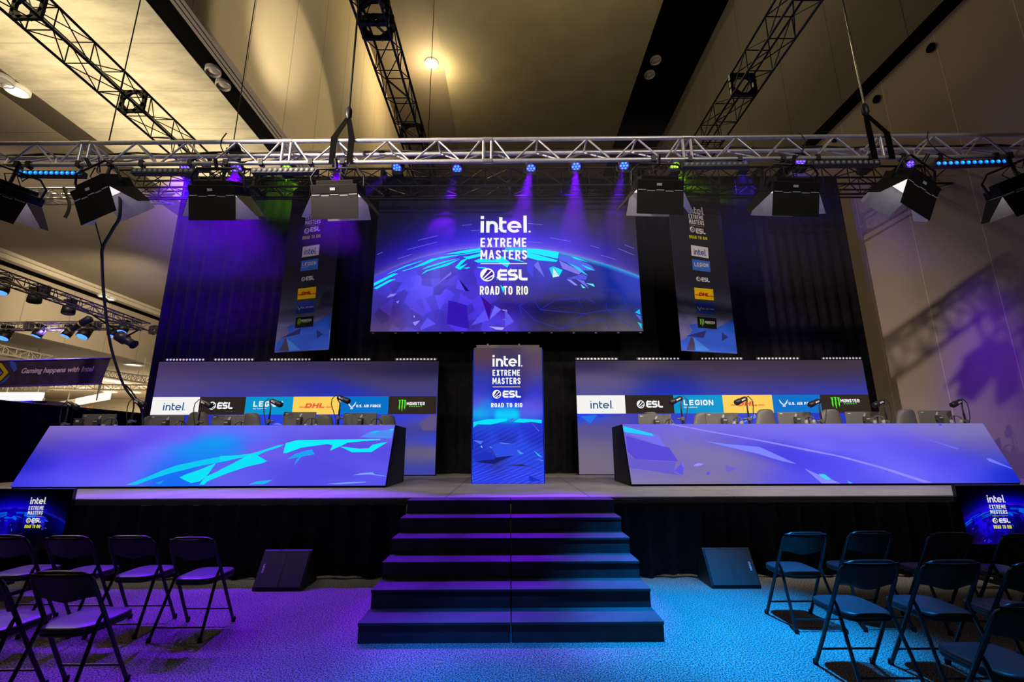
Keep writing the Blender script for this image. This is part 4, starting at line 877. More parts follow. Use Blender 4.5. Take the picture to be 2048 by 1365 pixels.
def right_stack(L):
    f = lambda *a: fitl(B7, *a)
    L.wordmark(*f(222, 152, 340, 178, 62), WH); L.caps('EXTREME', *f(227, 208, 346, 232, 34), WH); L.caps('MASTERS', *f(231, 250, 352, 274, 36), WH); L.line(*f(234, 279, 354, 303, 5)[:4], 1.0, (150, 150, 90))
    L.emblem(*f(237, 317, 278, 321, 46), WH, (20, 18, 28)); L.league(*f(285, 328, 362, 341, 40), WH); L.caps('ROAD TO RIO', *f(233, 374, 377, 396, 25), YL)
    L.wordmark(*f(269, 492, 360, 508, 52), (26, 60, 165), None, 0.13); L.caps('LEGION', *f(274, 597, 386, 609, 29), WH, 0.22, 0.85, 0.20); L.text('by Lenovo', *f(276, 615, 328, 621, 8), WH)
    L.emblem(*f(289, 716, 325, 719, 37), WH, (20, 18, 28)); L.league(*f(330, 720, 396, 728, 33), WH); L.courier(*f(282, 836, 426, 848, 28), (205, 20, 30))
    L.wings(*f(296, 951, 334, 953, 36), WH); L.caps('U.S. AIR FORCE', *f(336, 955, 434, 962, 12), WH, 0.26, 0.82, 0.20); L.claw(*f(317, 1066, 354, 1068, 58), (130, 220, 50)); L.caps('MONSTER', *f(357, 1062, 438, 1070, 18), WH, 0.22, 0.72, 0.14); L.caps('ENERGY', *f(370, 1076, 426, 1080, 7), (130, 220, 50), 0.24, 0.9, 0.45)
FL = [([(215, 1100), (290, 1075), (440, 1065), (560, 1000), (552, 1283), (118, 1310), (135, 1230), (230, 1150)], (52, 92, 214)), ([(145, 1090), (220, 1105), (235, 1150), (190, 1190), (130, 1225)], (108, 104, 160)), ([(160, 1195), (250, 1150), (330, 1110), (320, 1160)], (46, 46, 120)), ([(150, 1305), (205, 1190), (240, 1200), (235, 1300)], (70, 62, 96)), ([(215, 1190), (330, 1290), (235, 1300)], (70, 130, 232)), ([(455, 1120), (505, 1160), (460, 1195)], (44, 48, 130)), ([(470, 1090), (570, 990), (565, 1130)], (36, 96, 225))]
FR = [([(235, 1085), (310, 1070), (450, 1110), (585, 1040), (620, 1318), (172, 1293), (165, 1210), (260, 1130)], (52, 92, 214)), ([(150, 1055), (235, 1085), (260, 1130), (200, 1200), (165, 1210)], (108, 104, 160)), ([(205, 1175), (370, 1130), (350, 1190)], (46, 46, 120)), ([(212, 1290), (245, 1182), (280, 1200), (275, 1292)], (70, 62, 96)), ([(265, 1185), (400, 1290), (290, 1300)], (70, 130, 232)), ([(496, 1145), (548, 1185), (496, 1215)], (44, 48, 130)), ([(500, 1120), (585, 1035), (605, 1150)], (36, 96, 225))]
banner('long dark sponsor banner hanging between the violet-lit drape and the big screen', (549, 706), (657.5, 699.6), [(B6(a), c) for a, c in FL]+sponsor_boxes(B6, ([(345, 460), (480, 438), (473, 523), (337, 545)], [(333, 572), (470, 550), (465, 638), (325, 656)], [(307, 795), (453, 778), (447, 868), (301, 884)], [(300, 910), (444, 893), (437, 983), (291, 997)], [(289, 1027), (433, 1013), (428, 1098), (281, 1112)])), left_stack, None, None)
banner('long dark sponsor banner hanging in green light past the big screen', (1363, 702), (1474.4, 708), [(B7(a), c) for a, c in FR]+sponsor_boxes(B7, ([(247, 443), (384, 465), (390, 552), (252, 528)], [(256, 556), (398, 577), (405, 662), (262, 643)], [(273, 785), (425, 800), (432, 890), (280, 876)], [(285, 902), (437, 914), (444, 1003), (292, 990)], [(296, 1020), (450, 1033), (456, 1120), (303, 1108)])), right_stack, None, None)
# ------------------------------------------------------------------ trusses
def lerp(a, b, t): return Vector(a).lerp(Vector(b), t)
TA, TB = atY(0, 288, 6.0), atY(2047, 270, 6.0)
BA, BB = atY(0, 331, 6.0), atY(2047, 313, 6.0)
CA, CB = atY(0, 317, 6.33), atY(2047, 297, 6.33)
def on(a, b, x): return lerp(a, b, (x-a.x)/(b.x-a.x))
XJ = atY(975, 300, 6.0).x
ft = thing('lighting_truss', 'long silver triangular lighting truss crossing above the stage front', 'truss', tuple(lerp(TA, TB, 0.5)))
X0, X1 = XJ-9.0, XJ+9.0
for a, b in ((TA, TB), (BA, BB), (CA, CB)):
    mb = MB(); mb.path([on(a, b, X0), on(a, b, X1)], 0.031, 12); mb.build('chord', ALU, ft)
T_ = lambda x: on(TA, TB, x); B_ = lambda x: on(BA, BB, x); C_ = lambda x: on(CA, CB, x)
for s in range(-3, 3):
    xs = XJ+3.0*s; mb = MB()
    for k in range(4):
        x = xs+0.75*k
        a0 = x+(0.10 if k == 0 else 0.0); a1 = x+0.75-(0.10 if k == 3 else 0.0); xm = x+0.375
        mb.path([T_(a0), B_(xm-0.02)], 0.0145, 7); mb.path([B_(xm+0.02), T_(a1)], 0.0145, 7)
        mb.path([C_(a0), B_(xm-0.02)], 0.0145, 7); mb.path([B_(xm+0.02), C_(a1)], 0.0145, 7)
        if k: mb.path([T_(x), C_(x)], 0.0145, 7)
    for x in (xs+0.06, xs+2.94):
        mb.path([T_(x), B_(x)], 0.022, 8); mb.path([T_(x), C_(x)], 0.016, 8); mb.path([B_(x), C_(x)], 0.016, 8)
    mb.build('bracing', ALU, ft)
for s in range(-2, 3):
    for P_ in (T_, B_, C_):
        x = XJ+3.0*s; mb = MB(); mb.path([P_(x-0.07), P_(x+0.07)], 0.037, 12); mb.build('coupler', mat('truss_coupler', (0.55, 0.55, 0.58), 0.4, 0.8), ft)

def box_truss(name, label, p0, p1, w, h, bay, r, m, frames=(), cat='truss', group=None, br=0.012):
    """square truss between two points (lower middle line), with zigzag bracing and end frames"""
    p0, p1 = Vector(p0), Vector(p1); d = (p1-p0); L_ = d.length; d.normalize(); s = d.cross(Vector((0, 0, 1))).normalized(); u = s.cross(d)
    t = thing(name, label, cat, tuple((p0+p1)/2), 0, group)
    cor = [(-w/2, 0), (w/2, 0), (w/2, h), (-w/2, h)]
    at = lambda c, k: p0+d*k+s*c[0]+u*c[1]
    for c in cor:
        mb = MB(); mb.path([at(c, 0), at(c, L_)], r, 8); mb.build('chord', m, t)
    n = max(2, int(round(L_/bay))); mb = MB()
    for i in range(n):
        k0, k1 = L_*i/n, L_*(i+1)/n
        for a, b in ((0, 1), (1, 2), (2, 3), (3, 0)):
            if i % 2: mb.path([at(cor[a], k0), at(cor[b], k1)], br, 5, caps=False)
            else: mb.path([at(cor[b], k0), at(cor[a], k1)], br, 5, caps=False)
            mb.path([at(cor[a], k0), at(cor[b], k0)], br, 5, caps=False)
    mb.build('bracing', m, t)
    for k in frames:
        mb = MB(); g = 0.07
        for a, b in ((0, 1), (1, 2), (2, 3), (3, 0)):
            A, B = at(cor[a], k), at(cor[b], k); v = (B-A)
            mid = (A+B)/2
            M = Matrix((v.normalized(), d, v.normalized().cross(d))).transposed()
            mb.box(mid, (v.length, 0.06, g), M=M)
        for c in cor:                                           # corner gussets make the opening eight-sided
            A = at(c, k); cen = at((0, h/2), k); v = (cen-A).normalized()
            q = v.cross(d)
            M = Matrix((q, d, v)).transposed(); mb.box(A+v*0.12, (0.30, 0.06, 0.08), M=M)
        mb.build('gate_frame', m, t)
    return t
zb = 9.1
box_truss('house_truss', 'black box truss hanging under the bright concrete slab', (-8.55, -5, zb), (-8.55, 13.5, zb), 0.5, 0.5, 0.75, 0.026, BLKALU, (6.3, 8.4, 9.0, 11.6, 13.9, 16.2), group='black house trusses')
box_truss('house_truss', 'black box truss hanging by the lit house lamp', (-2.45, -5, zb), (-2.45, 14.5, zb), 0.5, 0.5, 0.75, 0.026, BLKALU, (9.4, 11.7, 12.0, 15.0, 18.0), group='black house trusses')
box_truss('house_truss', 'black box truss hanging between the black roof slot and the beige side wall', (5.1, -5, zb), (5.1, 13.0, zb), 0.5, 0.5, 0.75, 0.026, BLKALU, (7.2, 10.6, 13.4, 16.0), group='black house trusses')
bt_ = box_truss('stage_truss', 'black box truss carrying the row of moving heads above the big screen', (-9.2, 9.85, 7.62), (10.52, 9.85, 7.72), 0.46, 0.46, 0.62, 0.026, BLKALU, (3.2, 6.2, 9.2, 12.2, 15.2))
mb = MB(); mb.path([(-9.2, 9.95, 7.50), (10.2, 9.95, 7.55)], 0.022, 8); mb.path([(-9.2, 10.45, 8.02), (10.2, 10.45, 8.06)], 0.022, 8)
for x in (-8.0, -4.0, 0.0, 4.0, 8.0): mb.path([(x, 10.08, 8.12), (x, 10.45, 8.04)], 0.018, 6)
mb.build('cross_pipe', BLKALU, bt_)
# hoist chains with their straps
def hoist(label, px, py, top, wide):
    P = atY(px, py, 6.1); t = thing('hoist_chain', label, 'hoist chain', tuple(P))
    mb = MB(); mb.path([(P.x, P.y, P.z+0.55), (P.x, P.y, 21.4)], 0.016, 6); mb.build('chain', CABLE if wide else CHROME, t)
    mb = MB(); mb.lathe([(0.02, 0), (0.05, 0.05), (0.05, 0.16), (0.02, 0.22)], (P.x, P.y, P.z+0.36), n=10); mb.build('hook', BLACK, t)
    zt, zbm = T_(P.x).z, B_(P.x).z
    for dx in (-0.13, 0.13):
        mb = MB()
        mb.prism([(P.x-0.035, P.y, P.z+0.40), (P.x+0.035, P.y, P.z+0.40), (P.x+dx+0.045, 5.955, zt+0.03), (P.x+dx-0.045, 5.955, zt+0.03)], (0, 0.012, 0))
        mb.prism([(P.x+dx-0.045, 5.955, zt+0.04), (P.x+dx+0.045, 5.955, zt+0.04), (P.x+dx+0.045, 5.955, zbm-0.05), (P.x+dx-0.045, 5.955, zbm-0.05)], (0, 0.008, 0))
        mb.build('strap', mat('black_strap', (0.003, 0.003, 0.003), 0.9, spec=0.05), t)
hoist('black hoist chain with strapped sling on the truss, beside the lit house lamp', 693, 279, 0, True)
hoist('silver hoist chain with strapped sling on the truss, against the beige side wall', 1741, 272, 0, False)
def wire(label, px, py, Y, r=0.008, z1=21.4, m=None):
    P = atY(px, py, Y); mb = MB(); mb.path([tuple(P), (P.x, P.y, z1)], r, 5)
    return tag(mb.build('hanging_wire', m or CABLE), label, 'wire')
wire('thin black wire hanging from the middle of the concrete slab', 217, 287, 6.6, 0.010, 11.38)
wire('thin black wire hanging from the concrete slab next to the black slot', 466, 292, 8.0, 0.010, 11.38)
wire('thin wire hanging below the lit house lamp', 856, 285, 9.0, 0.008, 21.9)

# ------------------------------------------------------------------ lamps on the silver truss
PANEL_W = 230
WHT = mat('white_label', (0.6, 0.6, 0.62), 0.5)
BODY = mat('lamp_body', (0.010, 0.0095, 0.0095), 0.6, spec=0.2)
def flap(mb, hinge_mid, along, out, w0, w1, ln):
    """barn door: black outside, white inside; out points away from the hinge"""
    a = Vector(along); o_ = Vector(out).normalized(); h = Vector(hinge_mid); n = a.cross(o_).normalized()*0.008
    q = [h-a*w0/2, h+a*w0/2, h+a*w1/2+o_*ln, h-a*w1/2+o_*ln]
    return q, n
def soft_panel(label, px, py, yaw, tilt, roll, Y=5.95):
    P = atY(px, py+16, Y)
    t = thing('studio_soft_panel', label, 'stage lamp', tuple(P), 0, 'soft panels on the silver truss')
    t.rotation_euler = (R_(tilt+27), R_(roll), R_(yaw))
    W, D, H = 0.66, 0.40, 0.13
    mb = MB(); mb.box((0, 0, 0), (W, D, H)); mb.box((0, 0, H/2+0.03), (W*0.8, D*0.7, 0.07)); bd_ = mb.build('body', BODY, t, world=False, bevel=0.01)
    mb = MB(); mb.box((-0.02, -D/2-0.004, 0.0), (0.07, 0.006, 0.035)); mb.build('label_plate', WHT, bd_, world=False)
    mb = MB(); mb.box((0, 0, -H/2-0.004), (W-0.06, D-0.06, 0.01)); mb.build('diffuser', mat('lamp_diffuser', (0.6, 0.6, 0.6), 0.4, emit=(1.0, 0.93, 0.86), strength=0.9), bd_, world=False)
    sl = 0.36
    for nm, hm, al, out, w0, w1 in (('near', (0, -D/2, -H/2), (1, 0, 0), (0, -0.25, -1), W, W+0.0), ('far', (0, D/2, -H/2), (-1, 0, 0), (0, 0.45, -1), W, W),
                                    ('a', (-W/2, 0, -H/2), (0, -1, 0), (-0.75, 0, -1), D, 0.20), ('b', (W/2, 0, -H/2), (0, 1, 0), (0.75, 0, -1), D, 0.20)):
        mb = MB(); a = Vector(al); o_ = Vector(out).normalized(); h = Vector(hm)
        nrm = a.cross(o_).normalized()
        cen = Vector((0, 0, hm[2]-0.2))
        if (cen-h).dot(nrm) < 0: nrm = -nrm                      # towards the inside
        q = [h-a*w0/2, h+a*w0/2, h+a*w1/2+o_*sl, h-a*w1/2+o_*sl]
        mb.add(q+[v+nrm*0.006 for v in q], [(0, 1, 2, 3), (0, 1, 5, 4), (1, 2, 6, 5), (2, 3, 7, 6), (3, 0, 4, 7)], 0)
        mb.add([v+nrm*0.006 for v in q], [(3, 2, 1, 0)], 1)
        mb.build('barn_door', [BODY, SILVERFLAP], t, world=False)
    mb = MB()
    bpy.context.view_layer.update()
    q = B_(P.x); cm = MB(); cm.path([(P.x, P.y, P.z+0.10), (q.x, q.y, q.z-0.02)], 0.022, 8); cm.box(q, (0.07, 0.09, 0.09)); cm.build('clamp', BLACK, t)
    spot('soft_panel_light', (P.x, P.y+0.30, P.z-0.46), (P.x*0.92, 9.2, 1.5), (1.0, 0.90, 0.80), PANEL_W*(0.5 if P.x < 0 else 1.0), 94, 0.25, 0.12)
    for k in range(5): mb.box((-0.26+0.13*k, -D/2-0.008, -H/2-0.012-0.012*(k % 2)), (0.11, 0.008, 0.010))
    mb.build('hinge', WHT, bd_, world=False)
    mb = MB(); mb.path([(-W/2-0.03, 0, 0), (-W/2-0.05, 0, 0.20), (-W/2+0.05, 0, 0.31), (W/2-0.05, 0, 0.31), (W/2+0.05, 0, 0.20), (W/2+0.03, 0, 0)], 0.016, 8); mb.path([(0, 0, 0.31), (0, 0, 0.44)], 0.025, 8); mb.build('yoke', BLACK, t, world=False)
    mb = MB(); mb.path([(-0.05, 0.02, 0.10), (-0.12, 0.03, 0.22), (0.02, 0.04, 0.30), (0.10, 0.0, 0.20), (0.2, 0.0, 0.38)], 0.008, 6); mb.path([(0.1, 0.05, 0.10), (0.02, 0.03, 0.24), (0.12, 0.04, 0.33)], 0.007, 6); mb.build('cable_loop', CABLE, t, world=False)
soft_panel('soft panel cut by the frame edge, beside the blue batten on the purple side', 15, 366, 28, -10, 14)
soft_panel('soft panel with barn doors turned aside, over the hanging cable', 205, 362, -16, 4, -12)
soft_panel('soft panel with barn doors hanging square, over the violet drape', 440, 366, 0, 0, 0)
soft_panel('soft panel with barn doors below the black hoist sling, in front of a banner', 678, 366, 0, -3, -2)
soft_panel('soft panel with barn doors beside the big screen, next to the green beam', 1313, 357, 0, -3, 2)
soft_panel('soft panel with barn doors, one door lit green, over the drape past the banner', 1578, 359, 0, 0, 2)
soft_panel('soft panel with barn doors turned aside below the silver hoist sling', 1822, 352, 22, 4, 14)
soft_panel('soft panel cut by the frame edge, past the blue batten at the beige wall', 2040, 352, -28, -10, -16)

LEDB = mat('led_blue_lit', (0.1, 0.1, 0.1), 0.3, emit=(0.0, 0.22, 1.0), strength=1.25)
LEDBC = mat('led_blue_core', (0.1, 0.1, 0.1), 0.3, emit=(0.05, 0.50, 1.0), strength=1.5)
LEDOFF = mat('led_lens_off', (0.25, 0.28, 0.30), 0.2)
def batten(label, c0, c1, lit, group, name='led_batten', r=0.03, th=0.085):
    c0, c1 = Vector(c0), Vector(c1); d = c1-c0; L_ = d.length; d.normalize(); up = Vector((0, 0, 1)); n = d.cross(up).normalized()      # n faces the camera side
    t = thing(name, label, 'stage lamp', tuple((c0+c1)/2), 0, group)
    M = Matrix((d, -n, up)).transposed()
    mb = MB(); mb.box((c0+c1)/2, (L_, 0.09, th), M=M); hs_ = mb.build('housing', BLACK, t, bevel=0.006)
    mb = MB(); mc = MB()
    for k in range(12):
        p = c0+d*(L_*(0.06+0.88*k/11))+n*0.044
        mb.lathe([(r, 0), (r*0.9, 0.010), (r*0.3, 0.014)], p, n, 12)
        if lit is LEDB: mc.lathe([(r*0.5, 0.0135), (r*0.2, 0.018)], p, n, 10)
    mb.build('led_row', lit, hs_)
    if mc.v: mc.build('led_core', LEDBC, hs_)
    return t
def truss_batten(label, xa, xb, y0, y1, lit):
    a, b = atY(xa, y0, 6.0), atY(xb, y1, 6.0)
    t = batten(label, a, b, lit, 'LED battens under the silver truss')
    mb = MB()
    for k in (0.12, 0.88):
        p = a.lerp(b, k); q = B_(p.x); mb.path([p+Vector((0, 0.0, 0.03)), p+Vector((0.05, 0, 0.09)), q+Vector((0, 0, -0.02))], 0.012, 6); mb.box(q, (0.06, 0.08, 0.09))
    mb.build('clamp', BLACK, t)
truss_batten('LED batten glowing blue under the truss, purple carpet side', 38, 170, 349, 350, LEDB)
truss_batten('unlit LED batten under the truss, second from the purple carpet end', 266, 394, 345, 345, LEDOFF)
truss_batten('unlit LED batten under the truss, just before the black hoist sling', 505, 636, 344, 343, LEDOFF)
truss_batten('unlit LED batten under the truss, over the banner lit green', 1364, 1496, 332, 331, LEDOFF)
truss_batten('unlit LED batten under the truss, reaching the silver hoist sling', 1620, 1757, 329, 328, LEDOFF)
truss_batten('LED batten glowing blue under the truss before the beige side wall', 1863, 2011, 331, 326, LEDB)
LEDW = mat('led_white_lens', (0.75, 0.72, 0.74), 0.25, emit=(1.0, 0.9, 0.95), strength=0.35)
ORD = ('first', 'second', 'third', 'fourth', 'fifth')
for wall, spans, y in (("the cyan desk's LED wall", ((332, 413), (428, 511), (540, 625), (660, 743), (790, 875)), 724), ("the lavender desk's LED wall", ((1150, 1236), (1272, 1360), (1398, 1485), (1510, 1598), (1640, 1722)), 719)):
    for k, (a, b) in enumerate(spans):
        A, B = atY(a, y, 11.34), atY(b, y-0.4, 11.34); A.z = B.z = 3.825
        batten('white-lensed batten atop %s, %s of five from the %s' % (wall, ORD[k] if 'cyan' in wall else ORD[4-k], 'drape fence' if 'cyan' in wall else 'side wall'), A, B, LEDW, 'LED battens along the LED walls', r=0.026, th=0.07)

# moving heads on the black truss
LV_ = mat('led_violet_lit', (0.1, 0.1, 0.1), 0.3, emit=(0.16, 0.10, 1.0), strength=2.5)
LC_ = mat('led_cyan_lit', (0.1, 0.1, 0.1), 0.3, emit=(0.02, 0.36, 1.0), strength=1.8)
LG_ = mat('led_green_lit', (0.1, 0.1, 0.1), 0.3, emit=(0.42, 1.0, 0.06), strength=2.2)
LRIM = mat('led_violet_rim', (0.02, 0.02, 0.03), 0.3, emit=(0.12, 0.02, 0.75), strength=0.9)
GRIM = mat('led_green_rim', (0.02, 0.03, 0.02), 0.3, emit=(0.18, 0.45, 0.02), strength=0.9)
def moving_head(label, pos, aim, lit, rim, group, s=1.0, base_up=False, name='moving_head_light'):
    P = Vector(pos); d = (Vector(aim)-P).normalized(); t = thing(name, label, 'stage lamp', tuple(P), 0, group)
    sd = d.cross(Vector((0, 0, 1))).normalized()
    u = -1 if base_up else 1                                     # base below the head, or above it when it hangs
    mb = MB(); mb.box(P+Vector((0, 0, -0.24*s*u)), (0.26*s, 0.22*s, 0.10*s)); mb.build('base', BLACK, t, bevel=0.012)
    mb = MB()
    mb.path([P+sd*0.17*s, P+sd*0.17*s+Vector((0, 0, -0.15*s*u)), P+sd*0.10*s+Vector((0, 0, -0.20*s*u)), P-sd*0.10*s+Vector((0, 0, -0.20*s*u)), P-sd*0.17*s+Vector((0, 0, -0.15*s*u)), P-sd*0.17*s], 0.025*s, 8); mb.build('yoke', BLACK, t)
    mb = MB(); mb.lathe([(0.06*s, -0.15*s), (0.12*s, -0.12*s), (0.15*s, 0.0), (0.15*s, 0.09*s), (0.135*s, 0.10*s)], P, d, 18); h = mb.build('head', BLACK, t)
    mb = MB(); mb.lathe([(0.125*s, 0.098*s), (0.125*s, 0.104*s)], P, d, 18); mb.build('lens_ring', rim, h)
    up = sd.cross(d); mb = MB()
    for k in range(7):
        o_ = Vector((0, 0, 0)) if k == 0 else sd*(0.078*s*math.cos(k*math.pi/3))+up*(0.078*s*math.sin(k*math.pi/3))
        mb.lathe([(0.029*s, 0.104*s), (0.024*s, 0.116*s), (0.008*s, 0.12*s)], P+o_, d, 10)
    mb.build('led_cluster', lit, h)
    return t
HZ = [  # photo position, aim, colour
    (375, 333, (-7.6, 5.0, 3.5), LV_, LRIM, 'moving head with violet light at the violet drape edge, end of row'),
    (475, 334, (-5.0, 5.0, 2.0), LV_, LRIM, 'moving head with violet light behind the square-hanging soft panel'),
    (577, 333, (-5.1, 7.0, 2.5), LG_, GRIM, 'moving head with green light beside the first banner'),
    (680, 332, (-3.0, 4.0, 1.0), LV_, LRIM, 'moving head with violet light behind the black hoist sling'),
    (797, 333, (-4.4, 5.0, 2.0), LC_, LRIM, 'moving head with cyan lenses above the big screen corner near the black sling'),
    (915, 335, (-1.5, 5.0, 1.0), LC_, LRIM, 'moving head with cyan lenses above the big screen, second from the black sling side'),
    (1062, 334, (0.1, 5.0, 1.0), LC_, LRIM, 'moving head with cyan lenses above the middle of the big screen'),
    (1152, 331, (0.8, 5.0, 2.5), LC_, LRIM, 'moving head with cyan lenses above the big screen, second from the green banner side'),
    (1247, 330, (2.2, 5.0, 3.5), LC_, LRIM, 'moving head with cyan lenses above the big screen corner near the green banner'),
    (1347, 328, (4.6, 7.0, 2.0), LG_, GRIM, 'moving head with green light over the second banner'),
    (1483, 325, (5.6, 5.0, 2.5), LV_, LRIM, 'moving head with violet light next to the bare drape past the green banner'),
    (1598, 322, (6.2, 5.0, 4.5), LV_, LRIM, 'moving head with violet light behind the soft panel with the green door'),
    (1725, 326, (8.0, 5.0, 3.0), LV_, LRIM, 'moving head with violet light behind the unlit batten at the silver sling'),
    (1813, 329, (9.6, 4.0, 2.5), LV_, LRIM, 'moving head with violet light against the beige side wall, end of the row')]
HEAD = []
for x, y, aim, a, b, lb in HZ:
    P = atY(x, y, 9.55); HEAD.append(P); moving_head(lb, P, aim, a, b, 'moving heads on the black truss', 0.92)
def beam(i, target, color, power, angle, blend=0.35, radius=0.05, off=0.22):
    P = HEAD[i]; d = (Vector(target)-P).normalized(); return spot('moving_head_beam', tuple(P+d*off), target, color, power, angle, blend, radius)
# wash on the drape, the screen and the banners
beam(1, atY(450, 560, 11.8), (0.14, 0.0, 1.0), 3000, 85, 1.0); beam(0, atY(380, 560, 11.8), (0.04, 0.0, 1.0), 2200, 80, 1.0)
beam(2, atY(572, 400, 11.4), GRN, 900, 40, 0.9); beam(9, atY(1385, 385, 10.9), GRN, 800, 40, 0.9); beam(3, atY(690, 560, 11.8), (0.08, 0.0, 1.0), 350, 60, 1.0)
beam(1, atY(440, 430, 11.8), (0.25, 0.0, 1.0), 1800, 32, 0.8); beam(3, atY(650, 400, 10.8), VIO, 500, 30, 0.8)
beam(5, atY(885, 455, 10.5), VIO, 1500, 36, 0.9); beam(6, atY(1018, 450, 10.5), VIO, 1000, 32, 0.9); beam(7, atY(1110, 440, 10.5), (0.05, 0.0, 1.0), 220, 40, 1.0)
beam(8, atY(1230, 440, 10.5), VIO, 160, 36, 1.0); beam(10, atY(1500, 520, 11.8), (0.06, 0.0, 1.0), 500, 70, 1.0); beam(11, atY(1600, 430, 11.8), (0.06, 0.0, 1.0), 400, 70, 1.0)
# floor, stairs and stage
beam(1, atZ(330, 1215, 0), VIO, 9500, 34, 0.5); beam(3, atZ(580, 1205, 0), VIO, 12500, 28, 0.5); beam(0, atZ(40, 1230, 0), VIO, 7500, 34, 0.5)
beam(4, (-8.6, 8.0, 1.0), (0.12, 0.0, 1.0), 1500, 17, 0.6); beam(5, (-2.6, 6.6, 1.0), (0.06, 0.0, 1.0), 1200, 17, 0.6)
beam(6, (-0.5, 5.75, 0.6), VIO, 16000, 17, 0.6); beam(7, (0.6, 5.75, 0.6), (0.18, 0.0, 1.0), 17000, 17, 0.6); beam(8, (0.7, 6.5, 1.0), VIO, 8000, 18, 0.7)
beam(12, (10.5, 9.9, 1.4), (0.16, 0.0, 1.0), 1900, 40, 1.0, 0.4, off=0.55)
# blue wash on the carpet from lamps on the house trusses over the audience
for src, px, py, c, w, a in (((2.2, 4.15, 7.6), 1440, 1252, BLU, 15500, 28), ((0.1, 3.3, 7.6), 1000, 1375, (0.0, 0.20, 1.0), 6200, 23), ((-1.8, 3.2, 7.4), 640, 1440, (0.0, 0.10, 1.0), 3400, 28), ((3.6, 3.9, 7.6), 1690, 1385, BLU, 2600, 28)):
    spot('house_wash_light', src, tuple(atZ(px, py, 0)), c, w, a, 1.0, 0.08)
beam(2, atZ(560, 985, 1.0), VIO, 500, 50, 0.5); beam(9, atZ(1100, 985, 1.0), VIO, 300, 36, 0.7)
# ------------------------------------------------------------------ folding chairs
CFR = mat('chair_tube', (0.012, 0.012, 0.014), 0.28, 0.0, spec=0.6)
CVN = mat('chair_vinyl', (0.022, 0.022, 0.026), 0.42, bump=0.05, nscale=60)
def make_chair(label, group):
    t = thing('folding_chair', label, 'chair', (0, 0, 0), 0, group); B = lambda mb, n, m, **k: mb.build(n, m, t, world=False, **k)
    fr = lambda z: 0.25-0.47*z/0.86                         # depth of the front-leg / back tube at a height
    mb = MB(); pts = []
    pts += [(-0.217, fr(0.50), 0.50), (-0.212, fr(0.70), 0.70), (-0.208, fr(0.78), 0.78)]
    pts += [(-0.208+0.085*(1-math.cos(a)), fr(0.78+0.075*math.sin(a)), 0.78+0.075*math.sin(a)) for a in [math.pi/2*k/6 for k in range(1, 7)]]
    pts += [(-0.05, fr(0.857), 0.857)]
    pts = pts+[(-x, y, z) for x, y, z in reversed(pts)]
    mb.path(pts, 0.0145, 10); B(mb, 'back_frame', CFR)
    for s in (-1, 1):
        mb = MB(); mb.path([(s*0.226, fr(0.0), 0.012), (s*0.222, fr(0.25), 0.25), (s*0.217, fr(0.505), 0.505)], 0.0145, 10); l1 = B(mb, 'leg', CFR)
        mb = MB(); mb.path([(s*0.205, fr(0.56)+0.004, 0.555), (s*0.197, -0.062, 0.51), (s*0.198, -0.085, 0.45), (s*0.205, -0.125, 0.34), (s*0.226, -0.25, 0.012)], [0.009, 0.0135, 0.0135, 0.0135, 0.0135], 10); l2 = B(mb, 'leg', CFR)
        for y, lg in ((fr(0.0)+0.004, l1), (-0.254, l2)):
            mb = MB(); mb.lathe([(0.019, 0.0), (0.019, 0.03), (0.016, 0.04)], (s*0.226, y, 0.0), n=10); mb.build('foot', MATTE, lg, world=False)
    out = []
    for k in range(40):                                      # rounded seat outline
        a = 2*math.pi*k/40; c, s_ = math.cos(a), math.sin(a)
        x = 0.192*math.copysign(abs(c)**0.45, c); y = 0.075+0.225*math.copysign(abs(s_)**0.5, s_); out.append((x*(1.0+0.05*(y-0.075)/0.225), y))
    mb = MB(); n = len(out); rings = [(1.0, 0.452), (1.0, 0.472), (0.985, 0.484), (0.93, 0.490), (0.5, 0.491)]
    V = [(x*k, 0.075+(y-0.075)*k, z) for k, z in rings for x, y in out]; F = []
    for r in range(len(rings)-1): F += [(r*n+i, r*n+(i+1) % n, (r+1)*n+(i+1) % n, (r+1)*n+i) for i in range(n)]
    F += [tuple(range(n-1, -1, -1)), tuple(range((len(rings)-1)*n, len(rings)*n))]
    mb.add(V, F, 0, True); B(mb, 'seat', CVN)
    mb = MB(); mb.path([(x*0.96, 0.075+(y-0.075)*0.96, 0.444) for x, y in out], 0.011, 6, closed=True); B(mb, 'seat_frame', CFR)
    mb = MB(); nx, nz = 20, 6; V = []
    for side in (0, 1):
        for j in range(nz+1):
            for i in range(nx+1):
                u = i/nx*2-1; lo = 0.675-0.028*max(0, math.cos(u*math.pi*0.62))**1.5+0.006*abs(u); z = lo+(0.85-lo)*j/nz
                puff = 0.010*(1-u**4)*math.sin(math.pi*j/nz)
                V.append((u*0.203, fr(z)-0.030*(1-u*u)+(0.010+puff if side else -0.008), z))
    F = []; m_ = (nx+1)*(nz+1)
    for j in range(nz):
        for i in range(nx):
            a, b_, c, d = j*(nx+1)+i, j*(nx+1)+i+1, (j+1)*(nx+1)+i+1, (j+1)*(nx+1)+i
            F += [(a, b_, c, d), (m_+d, m_+c, m_+b_, m_+a)]
    for i in range(nx):
        F += [(i+1, i, m_+i, m_+i+1), (nz*(nx+1)+i, nz*(nx+1)+i+1, m_+nz*(nx+1)+i+1, m_+nz*(nx+1)+i)]
    mb.add(V, F, 0, True); B(mb, 'backrest', CVN)
    mb = MB(); mb.path([(-0.222, fr(0.14), 0.14), (0.222, fr(0.14), 0.14)], 0.008, 8); B(mb, 'crossbar', CFR)
    mb = MB(); mb.path([(-0.215, -0.213, 0.105), (0.215, -0.213, 0.105)], 0.008, 8); B(mb, 'crossbar', CFR)
    return t
